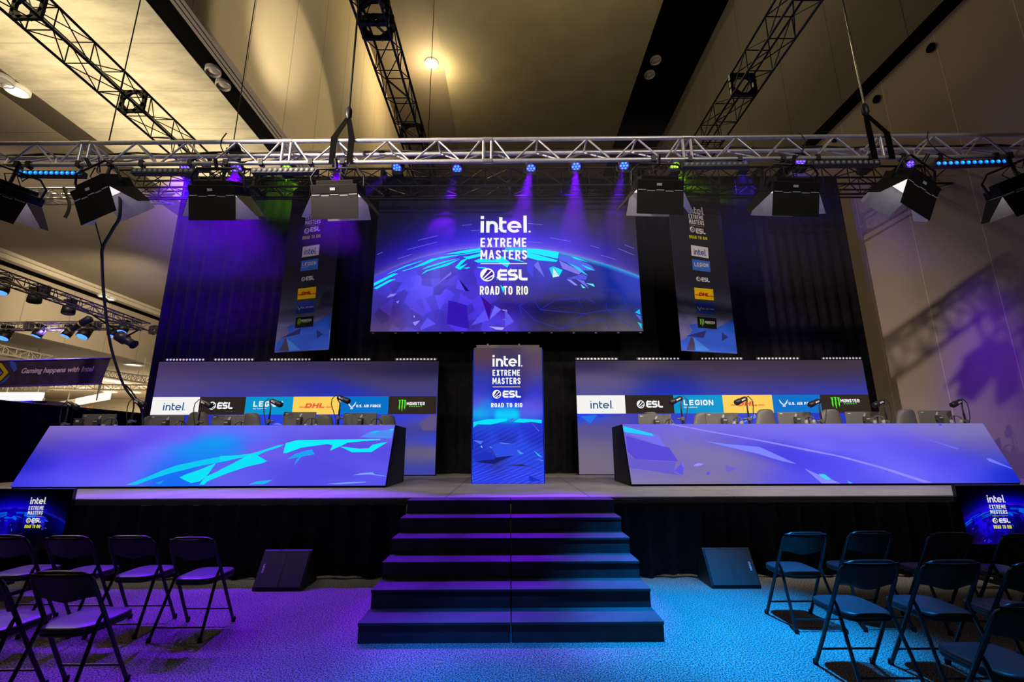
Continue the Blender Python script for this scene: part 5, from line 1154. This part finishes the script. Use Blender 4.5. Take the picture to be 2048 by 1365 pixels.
GL, GR = 'folding chairs on the purple carpet', 'folding chairs on the blue carpet'
CH = [((1611, 1065), 0, GR, 'black folding chair in the row before the blue-side wedge speaker, at the aisle'), ((1741, 1063), 0, GR, 'black folding chair second from the aisle in the blue-side row nearest the stage'),
      ((1902, 1066), 0, GR, 'black folding chair before the blue-side television, third from the aisle'), ((2050, 1068), 0, GR, 'black folding chair cut by the frame edge in the row before the blue-side television'),
      ((1742, 1121), 0, GR, 'black folding chair with bright blue seat, at the aisle, second row from stage'), ((1905, 1121), 0, GR, 'black folding chair with dark blue seat, second from the aisle, second row from stage'),
      ((2080, 1126), 0, GR, 'black folding chair cut by the frame edge, second row, blue side'), ((2075, 1206), 0, GR, 'big black folding chair closest to the camera, cut by the frame corner'),
      ((383, 1075), 0, GL, 'black folding chair at the aisle on the purple carpet'), ((260, 1072), 0, GL, 'black folding chair second from the aisle on the purple carpet'),
      ((134, 1072), 0, GL, 'black folding chair third from the aisle on the purple carpet, before the television edge'), ((8, 1071), 0, GL, 'black folding chair cut by the frame edge, before the purple-side television'),
      ((121, 1143), 0, GL, 'large black folding chair in the second row on the purple carpet, whole in view'), ((-62, 1150), 0, GL, 'black folding chair mostly outside the frame, seat and legs on purple carpet')]
ch0 = None
for (px, py), rz, g, lb in CH:
    P = atZ(px, py, 0.868); P = Vector((P.x, P.y+0.22, 0))
    if ch0 is None:
        ch0 = make_chair(lb, g); ch0.location = P; ch0.rotation_euler = (0, 0, R_(rz)); c = ch0
    else:
        c = dup(ch0, P, (0, 0, R_(rz)), lb)
    c['group'] = g

# ------------------------------------------------------------------ wedge speakers before the stage
GRIL = mat('speaker_grille', (0.03, 0.03, 0.034), 0.55, noise=0.5, nscale=160)
def wedge(label, cx, right):
    Y0 = 6.02; w = 0.60; t = thing('wedge_speaker', label, 'speaker', (cx, 6.2, 0), 0, 'wedge speakers before the stage')
    z0, z1, yb, yt = 0.035, 0.405, Y0, Y0+0.20
    x0, x1 = cx-w/2, cx+w/2
    mb = MB(); mb.prism([(x0, yb-0.01, 0.0), (x0, Y0+0.42, 0.0), (x0, Y0+0.42, 0.25), (x0, yt+0.03, z1+0.012), (x0, yt, z1+0.012), (x0, yb-0.01, z0)], (w, 0, 0)); mb.build('cabinet', BLACK, t, bevel=0.008)
    V = Vector((0, yt-yb, z1-z0)); pl = Panel((x0+0.02, yb-0.012, z0+0.005), (1, 0, 0), V, w-0.04, V.length-0.012)
    mb = MB(); mb.prism([pl.pt(0, 0, 0.001), pl.pt(pl.w, 0, 0.001), pl.pt(pl.w, pl.h, 0.001), pl.pt(0, pl.h, 0.001)], pl.N*0.008)
    gr_ = mb.build('grille', GRIL, t)
    mb = MB(); mb.prism([pl.pt(pl.w*0.5-0.004, 0, 0.009), pl.pt(pl.w*0.5+0.004, 0, 0.009), pl.pt(pl.w*0.5+0.004, pl.h, 0.009), pl.pt(pl.w*0.5-0.004, pl.h, 0.009)], pl.N*0.003); mb.build('grille_bar', GRIL, gr_)
    v, f = font_shapes('NEXO', 0.03); xs = [q[0] for q in v]; ys = [q[1] for q in v]; mb = MB(); mb.tint = (0.75, 0.75, 0.8)
    k = 0.10/(max(xs)-min(xs)); a0 = 0.035 if not right else pl.w-0.035
    sgn = 1 if right else -1
    mb.add([pl.pt(a0-sgn*0.0+(sgn*-(y-min(ys))*0.9+0.0)*k*1.0, pl.h*0.52+sgn*(x-max(xs)/2)*k, 0.0115) for x, y in v], f, 0)
    o = mb.build('lettering', PRINT, gr_, colors=True)
wedge('black wedge speaker on the carpet before the skirt, beside the purple chairs', atY(563, 1155, 6.1).x, False)
wedge('black wedge speaker on the carpet before the skirt, beside the blue chairs', atY(1465, 1155, 6.1).x, True)

# ------------------------------------------------------------------ things on and behind the desks
TOP = 1.766
SCREENBACK = mat('monitor_back', (0.16, 0.152, 0.143), 0.42)
def monitor(label, x0, x1, y0, g):
    a, b_ = atY(x0, y0, 9.15), atY(x1, y0, 9.15); zt = a.z; w = b_.x-a.x; h = w*0.58; xm = (a.x+b_.x)/2
    t = thing('gaming_monitor', label, 'monitor', (xm, 9.15, TOP), 0, g)
    mb = MB(); mb.box((xm, 9.165, zt-h/2), (w, 0.03, h)); ho_ = mb.build('housing', SCREENBACK, t, bevel=0.008)
    mb = MB(); mb.box((xm+0.02, 9.09, (zt-0.12+TOP)/2), (0.085, 0.05, zt-0.12-TOP)); mb.box((xm+0.02, 9.125, zt-0.15), (0.10, 0.05, 0.10)); mb.build('stand_neck', DGREY, t, bevel=0.006)
    mb = MB(); mb.box((xm+0.02, 9.10, TOP+0.008), (0.26, 0.20, 0.016)); mb.build('stand_base', DGREY, t)
    mb = MB(); mb.box((xm-w*0.40, 9.148, zt-0.035), (0.055, 0.004, 0.018)); mb.box((xm+0.02, 9.063, zt-0.145), (0.06, 0.004, 0.016)); mb.build('badge', WHT, ho_)
    mb = MB(); mb.lathe([(0.018, 0), (0.016, 0.004)], (xm+0.035, 9.149, zt-0.05), (0, -1, 0), 8); mb.box((xm+0.02, 9.148, zt-0.075), (0.035, 0.004, 0.03)); mb.build('emblem', WHT, ho_)
def headphones(label, px, py, rpx, g, turn=0.0):
    P = atY(px, py, 9.0); r = rpx/910.0*9.05
    t = thing('headphones', label, 'headphones', (P.x, P.y, TOP), 0, g)
    d = Vector((math.cos(turn), math.sin(turn), 0))
    mb = MB(); mb.path([P+d*(r*math.cos(R_(a)))+Vector((0, 0, r*math.sin(R_(a)))) for a in range(-35, 216, 14)], 0.012, 8); mb.build('headband', mat('headphone_band', (0.10, 0.095, 0.095), 0.35), t)
    for s in (-1, 1):
        c = P+d*(s*r*0.86)+Vector((0, 0, -r*0.66)); mb = MB(); mb.lathe([(0.045, -0.03), (0.06, -0.01), (0.06, 0.02), (0.03, 0.03)], c, d*s, 14); mb.build('ear_cup', mat('headphone_cup', (0.35, 0.33, 0.33), 0.35), t)
    mb = MB(); mb.path([(P.x, P.y+0.03, TOP), (P.x, P.y+0.03, P.z+r*0.97)], 0.008, 6); mb.lathe([(0.06, 0), (0.06, 0.012)], (P.x, P.y+0.03, TOP), n=14); mb.build('stand', BLACK, t)
MICB = mat('mic_body', (0.02, 0.018, 0.022), 0.4)
def mic(label, px, py, sx, sd, g):
    P = atY(px, py, 8.95); S = atY(sx, 845, 8.95); zc = P.z
    t = thing('broadcast_microphone', label, 'microphone', (S.x, 8.95, TOP), 0, g)
    ax = Vector((sd*0.90, -0.20, -0.37)).normalized(); half = 0.135; back = P-ax*half
    mb = MB(); mb.lathe([(0.030, 0), (0.043, 0.02), (0.047, 0.05), (0.047, 0.15), (0.055, 0.16), (0.055, 0.26), (0.045, 0.275)], back, ax, 16); mb_ = mb.build('body', MICB, t)
    j = Vector((S.x, 8.95, zc-0.20)); kn = Vector((S.x-sd*0.01, 8.95, zc-0.36))
    mb = MB(); mb.path([back+ax*0.06, back-ax*0.02+Vector((0, 0, -0.03)), Vector((S.x, 8.95, zc-0.08)), j], 0.013, 8); mb.path([j, kn], 0.017, 8); mb.path([kn, (S.x, 8.97, TOP)], 0.022, 8); mb.build('boom_arm', BLACK, t)
    mb = MB(); mb.lathe([(0.035, -0.03), (0.042, 0), (0.035, 0.03)], kn, (0, -1, 0), 12); mb.lathe([(0.018, 0), (0.018, 0.05)], kn+Vector((0.05*sd, 0, 0)), (sd, 0, 0), 8); mb.build('knob', mat('knob_grey', (0.22, 0.2, 0.22), 0.35, 0.4), t)
    mb = MB(); mb.box((S.x, 8.97, TOP+0.02), (0.09, 0.08, 0.05)); mb.build('clamp', BLACK, t)
    a = back; mb = MB(); pts = [a+ax*0.01, a-ax*0.05+Vector((0, 0, 0.02)), a+Vector((-sd*0.11, 0, -0.04)), a+Vector((-sd*0.12, 0, -0.14)), Vector((S.x-sd*0.09, 8.93, zc-0.28)), Vector((S.x-sd*0.04, 8.92, zc-0.40)), Vector((S.x-sd*0.04, 8.92, TOP))]
    mb.path(pts, 0.008, 6); mb.build('mic_cable', CABLE, t)
    up = Vector((0, 0, 1)); u = ax*sd; n = Vector((0, -1, 0)); vv = n.cross(u).normalized(); n = u.cross(vv)
    pl = Panel(back+ax*(0.055 if sd > 0 else 0.155)-vv*0.02, u, vv, 0.10, 0.04)
    mb = MB(); mb.tint = (0.8, 0.8, 0.85); gl, W = glyph_league()
    for q in gl: mb.poly([pl.pt(0.036+x/W*0.064, y*0.028+0.006, 0.049) for x, y in q])
    mb.poly([pl.pt(0.015+0.017*math.cos(k*0.45), 0.020+0.017*math.sin(k*0.45), 0.0485) for k in range(14)]); mb.build('mic_logo', PRINT, mb_, colors=True)
SHELL = mat('gaming_chair_shell', (0.15, 0.14, 0.132), 0.5)
def gaming_chair(label, px, py, wpx, turn, g):
    P = atY(px, py, 10.15); w = wpx/910.0*10.3; zt = P.z; zs = 1.50
    t = thing('gaming_chair', label, 'chair', (P.x, 10.15, 1.0), R_(turn), g); B = lambda mb, n, m, **k: mb.build(n, m, t, world=False, **k)
    H = zt-1.0; prof = [(0.30, 0.50), (0.44, 0.62), (0.50, 0.80), (0.48, 0.93), (0.36, 1.10), (0.30, 1.22)]
    k = (H-0.50)/(1.28-0.50); V = []; n = 16
    lv = [(0.56, 0.5), (0.60, 0.62), (0.66, 0.78), (0.62, 0.92), (0.48, 1.04), (0.42, 1.14), (0.40, 1.20), (0.34, 1.25), (0.22, 1.28)]
    for ww, z in lv:
        for i in range(n):
            a = 2*math.pi*i/n; c, s_ = math.cos(a), math.sin(a)
            V.append((ww*w/0.42*0.5*math.copysign(abs(c)**0.6, c), 0.10*k*(z-0.5)*-1+0.055*math.copysign(abs(s_)**0.8, s_)+0.05*abs(c)**2, 0.5+(z-0.5)*k))
    F = [(r*n+i, r*n+(i+1) % n, (r+1)*n+(i+1) % n, (r+1)*n+i) for r in range(len(lv)-1) for i in range(n)]+[tuple(range(n-1, -1, -1)), tuple(range((len(lv)-1)*n, len(lv)*n))]
    mb = MB(); mb.add(V, F, 0, True); B(mb, 'backrest', SHELL)
    mb = MB(); mb.box((0, -0.27, 0.47), (0.52, 0.52, 0.11)); B(mb, 'seat', SHELL, bevel=0.03)
    mb = MB(); mb.lathe([(0.04, 0.08), (0.04, 0.42)], (0, -0.25, 0), n=12); B(mb, 'gas_column', BLACK)
    for q in range(5):
        a = 2*math.pi*q/5; mb = MB(); mb.path([(0, -0.25, 0.10), (0.30*math.cos(a), -0.25+0.30*math.sin(a), 0.06)], [0.03, 0.02], 6); mb.lathe([(0.03, -0.025), (0.03, 0.025)], (0.30*math.cos(a), -0.25+0.30*math.sin(a), 0.03), (1, 0, 0), 10); B(mb, 'base_leg', BLACK)
    return t
C_, V_ = 'on the cyan-shard desk', 'on the lavender-streak desk'
def nth(k, L): return ORD[k]+' of five from the '+L
LE, RE = 'drape fence', 'stage centre'
for k, (a, b_, y) in enumerate(((165, 232, 829), (300, 369, 831), (424, 490, 831), (567.5, 632, 824.5), (687.5, 754, 826.5))):
    monitor('gaming monitor seen from behind %s, %s' % (C_, nth(k, LE)), a, b_, y, 'monitors on the cyan-shard desk')
for k, (a, b_, y) in enumerate(((1276, 1342, 829.5), (1411, 1475, 826.5), (1555, 1621, 824.5), (1690.5, 1760, 824), (1837, 1902, 821.5))):
    monitor('gaming monitor seen from behind %s, %s' % (V_, nth(k, RE)), a, b_, y, 'monitors on the lavender-streak desk')
for k, (x, y, r) in enumerate(((220, 848, 11), (361, 852, 9), (480, 853, 9), (622, 847, 10.5), (752, 848, 10))):
    headphones('dark headphones %s, %s' % (C_, nth(k, LE)), x, y, r, 'headphones on the cyan-shard desk', 0.35 if k != 1 else 1.0)
for k, (x, y, r) in enumerate(((1339, 848, 8.5), (1476, 843, 8), (1620, 841, 7.5), (1758, 841, 8), (1912, 840, 8))):
    headphones('dark headphones %s, %s' % (V_, nth(k, RE)), x, y, r, 'headphones on the lavender-streak desk', -0.8)
for k, (x, y, s) in enumerate(((146, 811.5, 130), (279, 806, 262), (412, 808, 397), (552, 806, 538), (687, 799, 677))):
    mic('boom-arm microphone %s, %s' % (C_, nth(k, LE)), x, y, s, 1, 'microphones on the cyan-shard desk')
for k, (x, y, s) in enumerate(((1352, 801, 1364.5), (1482, 801.5, 1498), (1629, 806, 1643), (1757, 807, 1774), (1913, 806.5, 1931))):
    mic('boom-arm microphone %s, %s' % (V_, nth(k, RE)), x, y, s, -1, 'microphones on the lavender-streak desk')
for k, (x, y, w, r) in enumerate(((312, 833, 40, 12), (400, 825, 38, 4), (506, 827, 38, -8), (651, 831, 36, -8), (775, 831, 34, 0))):
    gaming_chair('charcoal gaming chair behind the cyan-shard desk, %s' % nth(k, LE), x, y, w, r, 'gaming chairs behind the cyan-shard desk')
for k, (x, y, w, r) in enumerate(((1298, 825, 34, 0), (1404, 826, 38, 6), (1527, 820, 38, 8), (1656, 820, 38, -4), (1806, 820, 38, 4))):
    gaming_chair('charcoal gaming chair behind the lavender-streak desk, %s' % nth(k, RE), x, y, w, r, 'gaming chairs behind the lavender-streak desk')
P = atY(161, 841, 9.15); t = thing('console_box', 'small dark grey box standing beside the monitor nearest the drape fence', 'electronics', (P.x, 9.15, TOP))
mb = MB(); mb.box((P.x, 9.15, (P.z+0.03+TOP)/2), (0.16, 0.12, P.z+0.03-TOP)); mb.build('case', DGREY, t, bevel=0.006)
mb = MB(); mb.box((P.x, 9.085, P.z-0.02), (0.06, 0.006, 0.04)); mb.build('badge', WHT, t)

# ------------------------------------------------------------------ cable from the truss to the desk
pts = [atY(240, 428, 6.3), atY(226, 458, 6.5), atY(206, 494, 6.8), atY(204, 520, 7.0), atY(206, 570, 7.3), atY(211, 620, 7.7), atY(219, 680, 8.1), atY(232, 730, 8.5), atY(248, 772, 8.8), atY(268, 800, 9.0), atY(282, 818, 9.1), atY(286, 850, 9.12)]
cb = thing('truss_cable', 'thick black cable swooping from the silver truss to the desk', 'cable', tuple(pts[0]))
def smooth(P, n=6):
    out = []
    for i in range(len(P)-1):
        p0, p1, p2, p3 = P[max(i-1, 0)], P[i], P[i+1], P[min(i+2, len(P)-1)]
        for k in range(n):
            t_ = k/n; out.append(0.5*((2*p1)+(p2-p0)*t_+(2*p0-5*p1+4*p2-p3)*t_*t_+(3*p1-p0-3*p2+p3)*t_**3))
    return out+[P[-1]]
mb = MB(); mb.path(smooth([pts[0]+Vector((0.05, -0.2, 0.5))]+pts), 0.022, 8); mb.build('cable', CABLE, cb)
mb = MB(); mb.path(smooth([atY(184, 418, 6.3), atY(192, 450, 6.5), atY(204, 495, 6.8)]), 0.010, 6); mb.path(smooth([atY(250, 770, 8.8), atY(262, 782, 9.0), atY(278, 806, 9.1), atY(290, 830, 9.15)]), 0.014, 6); mb.build('branch', CABLE, cb)
# cables lying along the rear chord of the truss
cb = thing('cable_run', 'loose bundle of black cables tied along the rear tube of the silver truss', 'cable', tuple(C_ if False else on(CA, CB, 0)))
rnd = random.Random(3)
for k in range(3):
    mb = MB(); P = []
    for i in range(90):
        x = X0+0.4+(X1-X0-0.8)*i/89
        if -0.5+0.2*k < x < 2.2+0.2*k: hgt = 0.034
        else: hgt = 0.045+0.02*math.sin(i*0.9+k*2)
        q = on(CA, CB, x); P.append(q+Vector((0, -0.012+0.02*k, hgt)))
    mb.path(P, 0.014, 6); mb.build('cable', CABLE, cb)
for k, (x, y, s) in enumerate(((492, 300, 1), (1560, 298, -1), (1880, 296, 1))):
    P = atY(x, y, 6.1); mb = MB(); pp = [P+Vector((-0.25*s, -0.12, 0.20)), P+Vector((-0.30*s, -0.14, 0.02)), P+Vector((-0.18*s, -0.16, -0.20)), P+Vector((0.05*s, -0.14, -0.30)), P+Vector((0.25*s, -0.1, -0.22))]
    mb.path(smooth(pp), 0.009, 6); mb.build('loop', CABLE, cb)

# ------------------------------------------------------------------ the neighbouring stand at the side of the hall
a, b_ = atY(-70, 661, 17.0), atY(287, 658, 17.0)
AXB = (Vector(a)+Vector((0, 0, 0.0)), Vector(b_)+Vector((0, 0, 0.0)))
tb = box_truss('show_truss', 'grey truss hanging level over the purple banner at the hall side', tuple(a), tuple(b_), 0.28, 0.27, 0.42, 0.024, mat('grey_truss', (0.22, 0.20, 0.24), 0.4, 0.4), (2.4, 5.0), group='trusses of the side stand', br=0.010)
a, b_ = atZ(-70, 541, 5.75), atZ(290, 662, 5.75)
AXA = (Vector(a), Vector(b_))
def reach(P):
    best = None
    for A, B in (AXA, AXB):
        d = (B-A); k = max(0.02, min(0.98, (P-A).dot(d)/d.dot(d))); s_ = d.normalized().cross(Vector((0, 0, 1))).normalized()*0.14
        for q in (A+d*k-s_, A+d*k+s_):
            if best is None or (q-P).length < (best-P).length: best = q
    return best
box_truss('show_truss', 'dark truss running away at a slant under the pale cornice', tuple(a), tuple(b_), 0.28, 0.27, 0.42, 0.022, mat('dark_truss', (0.12, 0.105, 0.13), 0.4, 0.4), (1.9, 6.2), group='trusses of the side stand', br=0.010)
LWB = mat('wash_blue_lit', (0.1, 0.1, 0.1), 0.3, emit=(0.06, 0.22, 1.0), strength=2.2)
def wash(label, px, py, Y, s, lit, tilt):
    P = atY(px, py, Y); t = thing('wash_light', label, 'stage lamp', tuple(P), 0, 'wash lights of the side stand')
    d = Vector(tilt).normalized(); sd = d.cross(Vector((0, 1, 0.01))).normalized()
    mb = MB(); mb.lathe([(0.08*s, -0.16*s), (0.15*s, -0.13*s), (0.17*s, 0.0), (0.165*s, 0.10*s), (0.15*s, 0.11*s)], P, d, 16); h_ = mb.build('head', BLACK, t)
    mb = MB(); mb.lathe([(0.155*s, 0.105*s), (0.12*s, 0.125*s), (0.04*s, 0.135*s)], P, d, 16); mb.build('lens', lit, h_)
    mb = MB(); mb.path([P+sd*0.19*s, P+sd*0.19*s-d*0.17*s, P-d*0.24*s, P-sd*0.19*s-d*0.17*s, P-sd*0.19*s], 0.028*s, 8); mb.build('yoke', BLACK, t)
    mb = MB(); mb.box(P-d*0.10*s+Vector((0, 0, 0.21*s)), (0.26*s, 0.2*s, 0.09*s)); mb.build('base', BLACK, t)
    mb = MB(); Q = P-d*0.10*s+Vector((0, 0, 0.22*s)); mb.path([Q, reach(Q)], 0.03, 6); mb.build('clamp', BLACK, t)
for x, y, Y, s, l, d, lb in ((3, 579, 12.2, 1.0, LWB, (0.1, -0.2, -1), 'blue-lensed wash light cut by the frame edge under the slanting dark truss'), (69, 599, 13.6, 1.05, LEDOFF, (-0.3, 0.3, -1), 'unlit square-looking wash light under the slanting dark truss'),
    (137, 622, 15.0, 1.1, LEDOFF, (0.1, -0.1, -1), 'unlit wash light at the middle of the slanting dark truss'), (9, 672, 17.0, 1.15, LWB, (0.05, -0.45, -1), 'wash light with a bright blue lens under the level truss, at the frame edge'),
    (76, 668, 17.0, 1.0, LWB, (-0.25, -0.3, -1), 'wash light with a blue lens under the level truss, second from the frame edge'), (134, 668, 17.0, 1.0, LWB, (-0.2, -0.35, -1), 'wash light with a blue lens right under the tilted spotlight'),
    (168, 669, 17.0, 1.2, LWB, (0.0, -0.5, -1), 'wash light with the brightest blue lens, just beyond the tilted spotlight'), (225, 668, 17.0, 0.9, LWB, (-0.1, -0.3, -1), 'small wash light partly behind the hanging cable'), (246, 659, 16.4, 1.0, LWB, (0.0, -0.3, -1), 'wash light with a blue lens above the big barrel spotlight')):
    wash(lb, x, y, Y, s, l, d)
for p0, p1, Y, r, lb, col in (((180, 638), (143, 660), 16.2, 0.11, 'slim spotlight tilted under the slanting truss with yellow rings', True), ((238, 672), (268, 690), 16.0, 0.16, 'big dark barrel spotlight pointing down beside the backdrop edge', False)):
    A, B = atY(*p0, Y), atY(*p1, Y); d = (B-A); L_ = d.length; d.normalize(); t = thing('profile_spotlight', lb, 'stage lamp', tuple((A+B)/2), 0, 'profile spotlights of the side stand')
    mb = MB(); mb.lathe([(r*0.7, -0.05), (r*1.25, 0.0), (r*1.25, L_*0.42), (r*0.9, L_*0.46), (r*0.85, L_*0.9), (r*1.05, L_)], A, d, 14); mb.build('barrel', mat('barrel_blue', (0.02, 0.02, 0.06), 0.4), t)
    if col:
        mb = MB()
        for k in (0.46, 0.97): mb.lathe([(r*1.02, 0), (r*1.02, 0.05)], A+d*(L_*k), d, 14)
        mb.build('ring', mat('yellow_ring', (0.8, 0.6, 0.1), 0.4), t)
    M_ = (A+B)/2; mb = MB(); mb.path([M_-d*0.15, reach(M_)], 0.03, 8); mb.build('yoke', BLACK, t)
spot('side_stand_light', tuple(atY(100, 655, 17.0)), tuple(atY(90, 745, 16.7)), (0.24, 0.12, 1.0), 1900, 120, 0.5, 0.2)
# silver truss going off to the side behind the soft panels, with a cable drop
a, b_ = atY(-90, 404, 10.4), atY(338, 402, 10.4)
box_truss('side_truss', 'short silver truss going off sideways behind the soft panels, past the drape edge', tuple(a), tuple(b_), 0.28, 0.28, 0.40, 0.024, ALU, (2.2,), br=0.011)
q = [atY(128, 376, 10.2), atY(134, 392, 10.2), atY(139, 408, 10.2), atY(136, 424, 10.2), atY(130, 436, 10.2)]
cb = MB(); cb.path(smooth(q), [0.035]*len(smooth(q)), 8); tag(cb.build('cable_drop', CABLE), 'black cable bundle hanging off the short silver side truss', 'cable')
moving_head('unlit black moving head behind the truss, against the concrete slab', atY(470, 300, 6.40), tuple(atY(470, 420, 7.4)), LEDOFF, BLACK, 'moving heads on the black truss', 0.62)
# purple banner
A = atY(-75, 776, 16.8); B = atY(196, 768, 16.8); Tt = atY(0, 722, 16.8); Tr = atY(207, 719.5, 16.8); zt = (Tt.z+Tr.z)/2
t = thing('hanging_banner', 'purple banner about gaming hanging under the level truss at the hall side', 'banner', (A.x/2+B.x/2, 16.8, zt), 0)
pl = Panel((A.x, 16.8, A.z), (B.x-A.x+0.12, 0, B.z-A.z), (0, 0, 1), (B-A).length+0.12, zt-(A.z+B.z)/2)
mb = MB(); nb = 60; V = []
for j in (0, 1):
    for i in range(nb+1):
        u = i/nb; V.append(pl.pt(u*pl.w+0.16*j*u, j*pl.h, 0.012*math.sin(u*50)))
mb.add(V, [(i, i+1, nb+1+i+1, nb+1+i) for i in range(nb)], 0, True); mb.build('fabric', mat('purple_fabric', (0.055, 0.030, 0.085), 0.8, noise=0.25, nscale=4), t)
mb = MB(); polys(mb, pl, [([(-6, 730), (2, 728), (17, 748), (-2, 768), (-12, 768), (8, 748)], (230, 200, 40)), ([(20, 724), (30, 728), (34, 742), (28, 748), (20, 735)], (70, 110, 230)), ([(22, 752), (12, 766), (-2, 772), (10, 760)], (70, 110, 230)), ([(-6, 742), (5, 748), (-4, 756)], (130, 150, 220))], 0.02); mb.build('print_pattern', PRINT, t, colors=True)
L = Lettering(pl, 0.026); L.text('Gaming happens with Intel', 41, 748.5, 187, 745, 14, (245, 215, 250), 0.03, 0.18); L.build('lettering', PRINT, t)
for z, dx in ((pl.h, 0.2), (0.0, 0.02)):
    mb = MB(); mb.path([pl.pt(-0.02, z, 0), pl.pt(pl.w+dx, z, 0)], 0.03, 8); mb.build('rod', mat('violet_rod', (0.10, 0.06, 0.45), 0.4), t)
# pale trusses, hanging signs and boxes further away
for lb, p0, p1, w, fr_ in (('pale truss slanting away above the purple banner', atY(-60, 697, 24), atY(93, 727, 28), 0.5, ()), ('pale truss beyond the hanging cable, the upper one', atY(196, 752, 34), atY(300, 768, 30), 0.5, ()),
                           ('pale truss running level over the white booth sign', atY(104, 779, 36), atY(300, 781, 36), 0.45, ()), ('pale truss running level below the purple banner', atY(-40, 783, 33), atY(92, 783, 33), 0.4, ())):
    tt_ = box_truss('pale_truss', lb, tuple(p0), tuple(p1), w, w*0.9, 0.7, 0.05, PALE, fr_, group='pale trusses far back', br=0.025)
    mb = MB()
    for q in (0.15, 0.85):
        P = p0.lerp(p1, q); mb.path([(P.x, P.y, P.z+0.3), (P.x, P.y, 7.62)], 0.02, 6)
    mb.build('hanger', PALE, tt_)
SIGN = mat('hall_lit_sign', (0.8, 0.8, 0.8), 0.5, emit=(1.0, 0.96, 0.90), strength=0.95)  # emission stands in for hall light falling on the sign boards
SIGNW = mat('hall_lit_sign_cool', (0.8, 0.8, 0.8), 0.5, emit=(0.92, 0.95, 1.0), strength=0.85)
SIGNB = mat('beige_sign', (0.72, 0.58, 0.38), 0.5, emit=(0.80, 0.62, 0.40), strength=0.72)  # beige board glows too, imitating the hall light on it
A0, A1 = atY(-60, 802, 30), atY(77, 802, 30); zt = atY(80, 785, 30).z
t = thing('booth_sign', 'cool white hanging booth sign above the drape fence at the frame edge', 'sign', ((A0.x+A1.x)/2, 30, zt), 0, 'hanging booth signs')
mb = MB(); mb.box(((A0.x+A1.x)/2, 30.15, (A0.z+zt)/2), (A1.x-A0.x, 0.3, zt-A0.z)); mb.build('board', SIGNW, t)
for x in (13, 75):
    P = atY(x, 785, 30.15); mb = MB(); mb.path([tuple(P), (P.x, P.y, P.z+0.75)], 0.05, 6); mb.build('rod', PALE, t)
B0, B1 = atY(81, 802, 30), atY(203, 822.5, 22.5); zB = atY(207, 799, 22.5).z
U = Vector((B1.x-B0.x, B1.y-B0.y, 0)); pl = Panel((B0.x, B0.y, A0.z-0.35), U, (0, 0, 1), U.length, zB-A0.z+0.35)
t = thing('booth_sign', 'long beige and white hanging booth sign with orange letters, behind the first microphone', 'sign', tuple(pl.pt(pl.w/2, pl.h)), 0, 'hanging booth signs')
mb = MB(); mb.prism([pl.pt(0, 0), pl.pt(pl.w*0.62, 0), pl.pt(pl.w*0.62, pl.h), pl.pt(0, pl.h)], -pl.N*0.25); mb.build('board', SIGNB, t)
mb = MB(); mb.prism([pl.pt(pl.w*0.62, 0), pl.pt(pl.w, 0), pl.pt(pl.w, pl.h), pl.pt(pl.w*0.62, pl.h)], -pl.N*0.25); mb.build('lit_board', SIGN, t)
L = Lettering(pl, 0.02); L.text('ha', 112, 812, 131, 814, 8, (225, 120, 50), 0.01); L.text('m.au', 161, 817, 185, 819.5, 8, (225, 120, 50), 0.01); L.build('lettering', SCREEN, t)
for k in (0.06, 0.5, 0.92):
    P = pl.pt(pl.w*k, pl.h); mb = MB(); mb.path([tuple(P), (P.x, P.y, P.z+0.8)], 0.05, 6); mb.build('rod', PALE, t)
A0, A1 = atY(-50, 815, 23.5), atY(91, 815, 23.5); zt = atY(60, 802, 23.5).z
t = thing('booth_box', 'dark purple-lit booth box peeking over the drape fence', 'booth', ((A0.x+A1.x)/2, 24.1, 0))
mb = MB(); mb.box(((A0.x+A1.x)/2, 24.1, zt/2), (A1.x-A0.x, 1.2, zt)); mb.build('case', mat('booth_purple', (0.05, 0.02, 0.09), 0.6), t)
mb = MB(); mb.tint = rgb(40, 30, 200)
for x0, x1, y in ((42, 66, 805), (52, 70, 809), (26, 29, 806)):
    q0, q1 = atY(x0, y, 23.48), atY(x1, y-1, 23.48); mb.add([tuple(q0), tuple(q1), (q1.x, q1.y, q1.z+0.07), (q0.x, q0.y, q0.z+0.07)], [(0, 1, 2, 3)])
mb.build('lit_strip', SCREEN, t, colors=True)

# ------------------------------------------------------------------ thin stage haze around the moving heads
HAZE = bpy.data.materials.new('stage_haze'); HAZE.use_nodes = True
nt = HAZE.node_tree; nt.nodes.remove(nt.nodes['Principled BSDF'])
vsn = nt.nodes.new('ShaderNodeVolumeScatter'); vsn.inputs['Density'].default_value = 0.022; vsn.inputs['Anisotropy'].default_value = 0.2
nt.links.new(vsn.outputs[0], nt.nodes['Material Output'].inputs['Volume'])
if USE_HAZE:
    mb = MB(); mb.box((0.2, 9.75, 7.0), (20.2, 3.4, 3.0)); hz = mb.build('haze', HAZE); tag(hz, 'thin stage haze hanging around the moving heads', 'haze', kind='stuff')
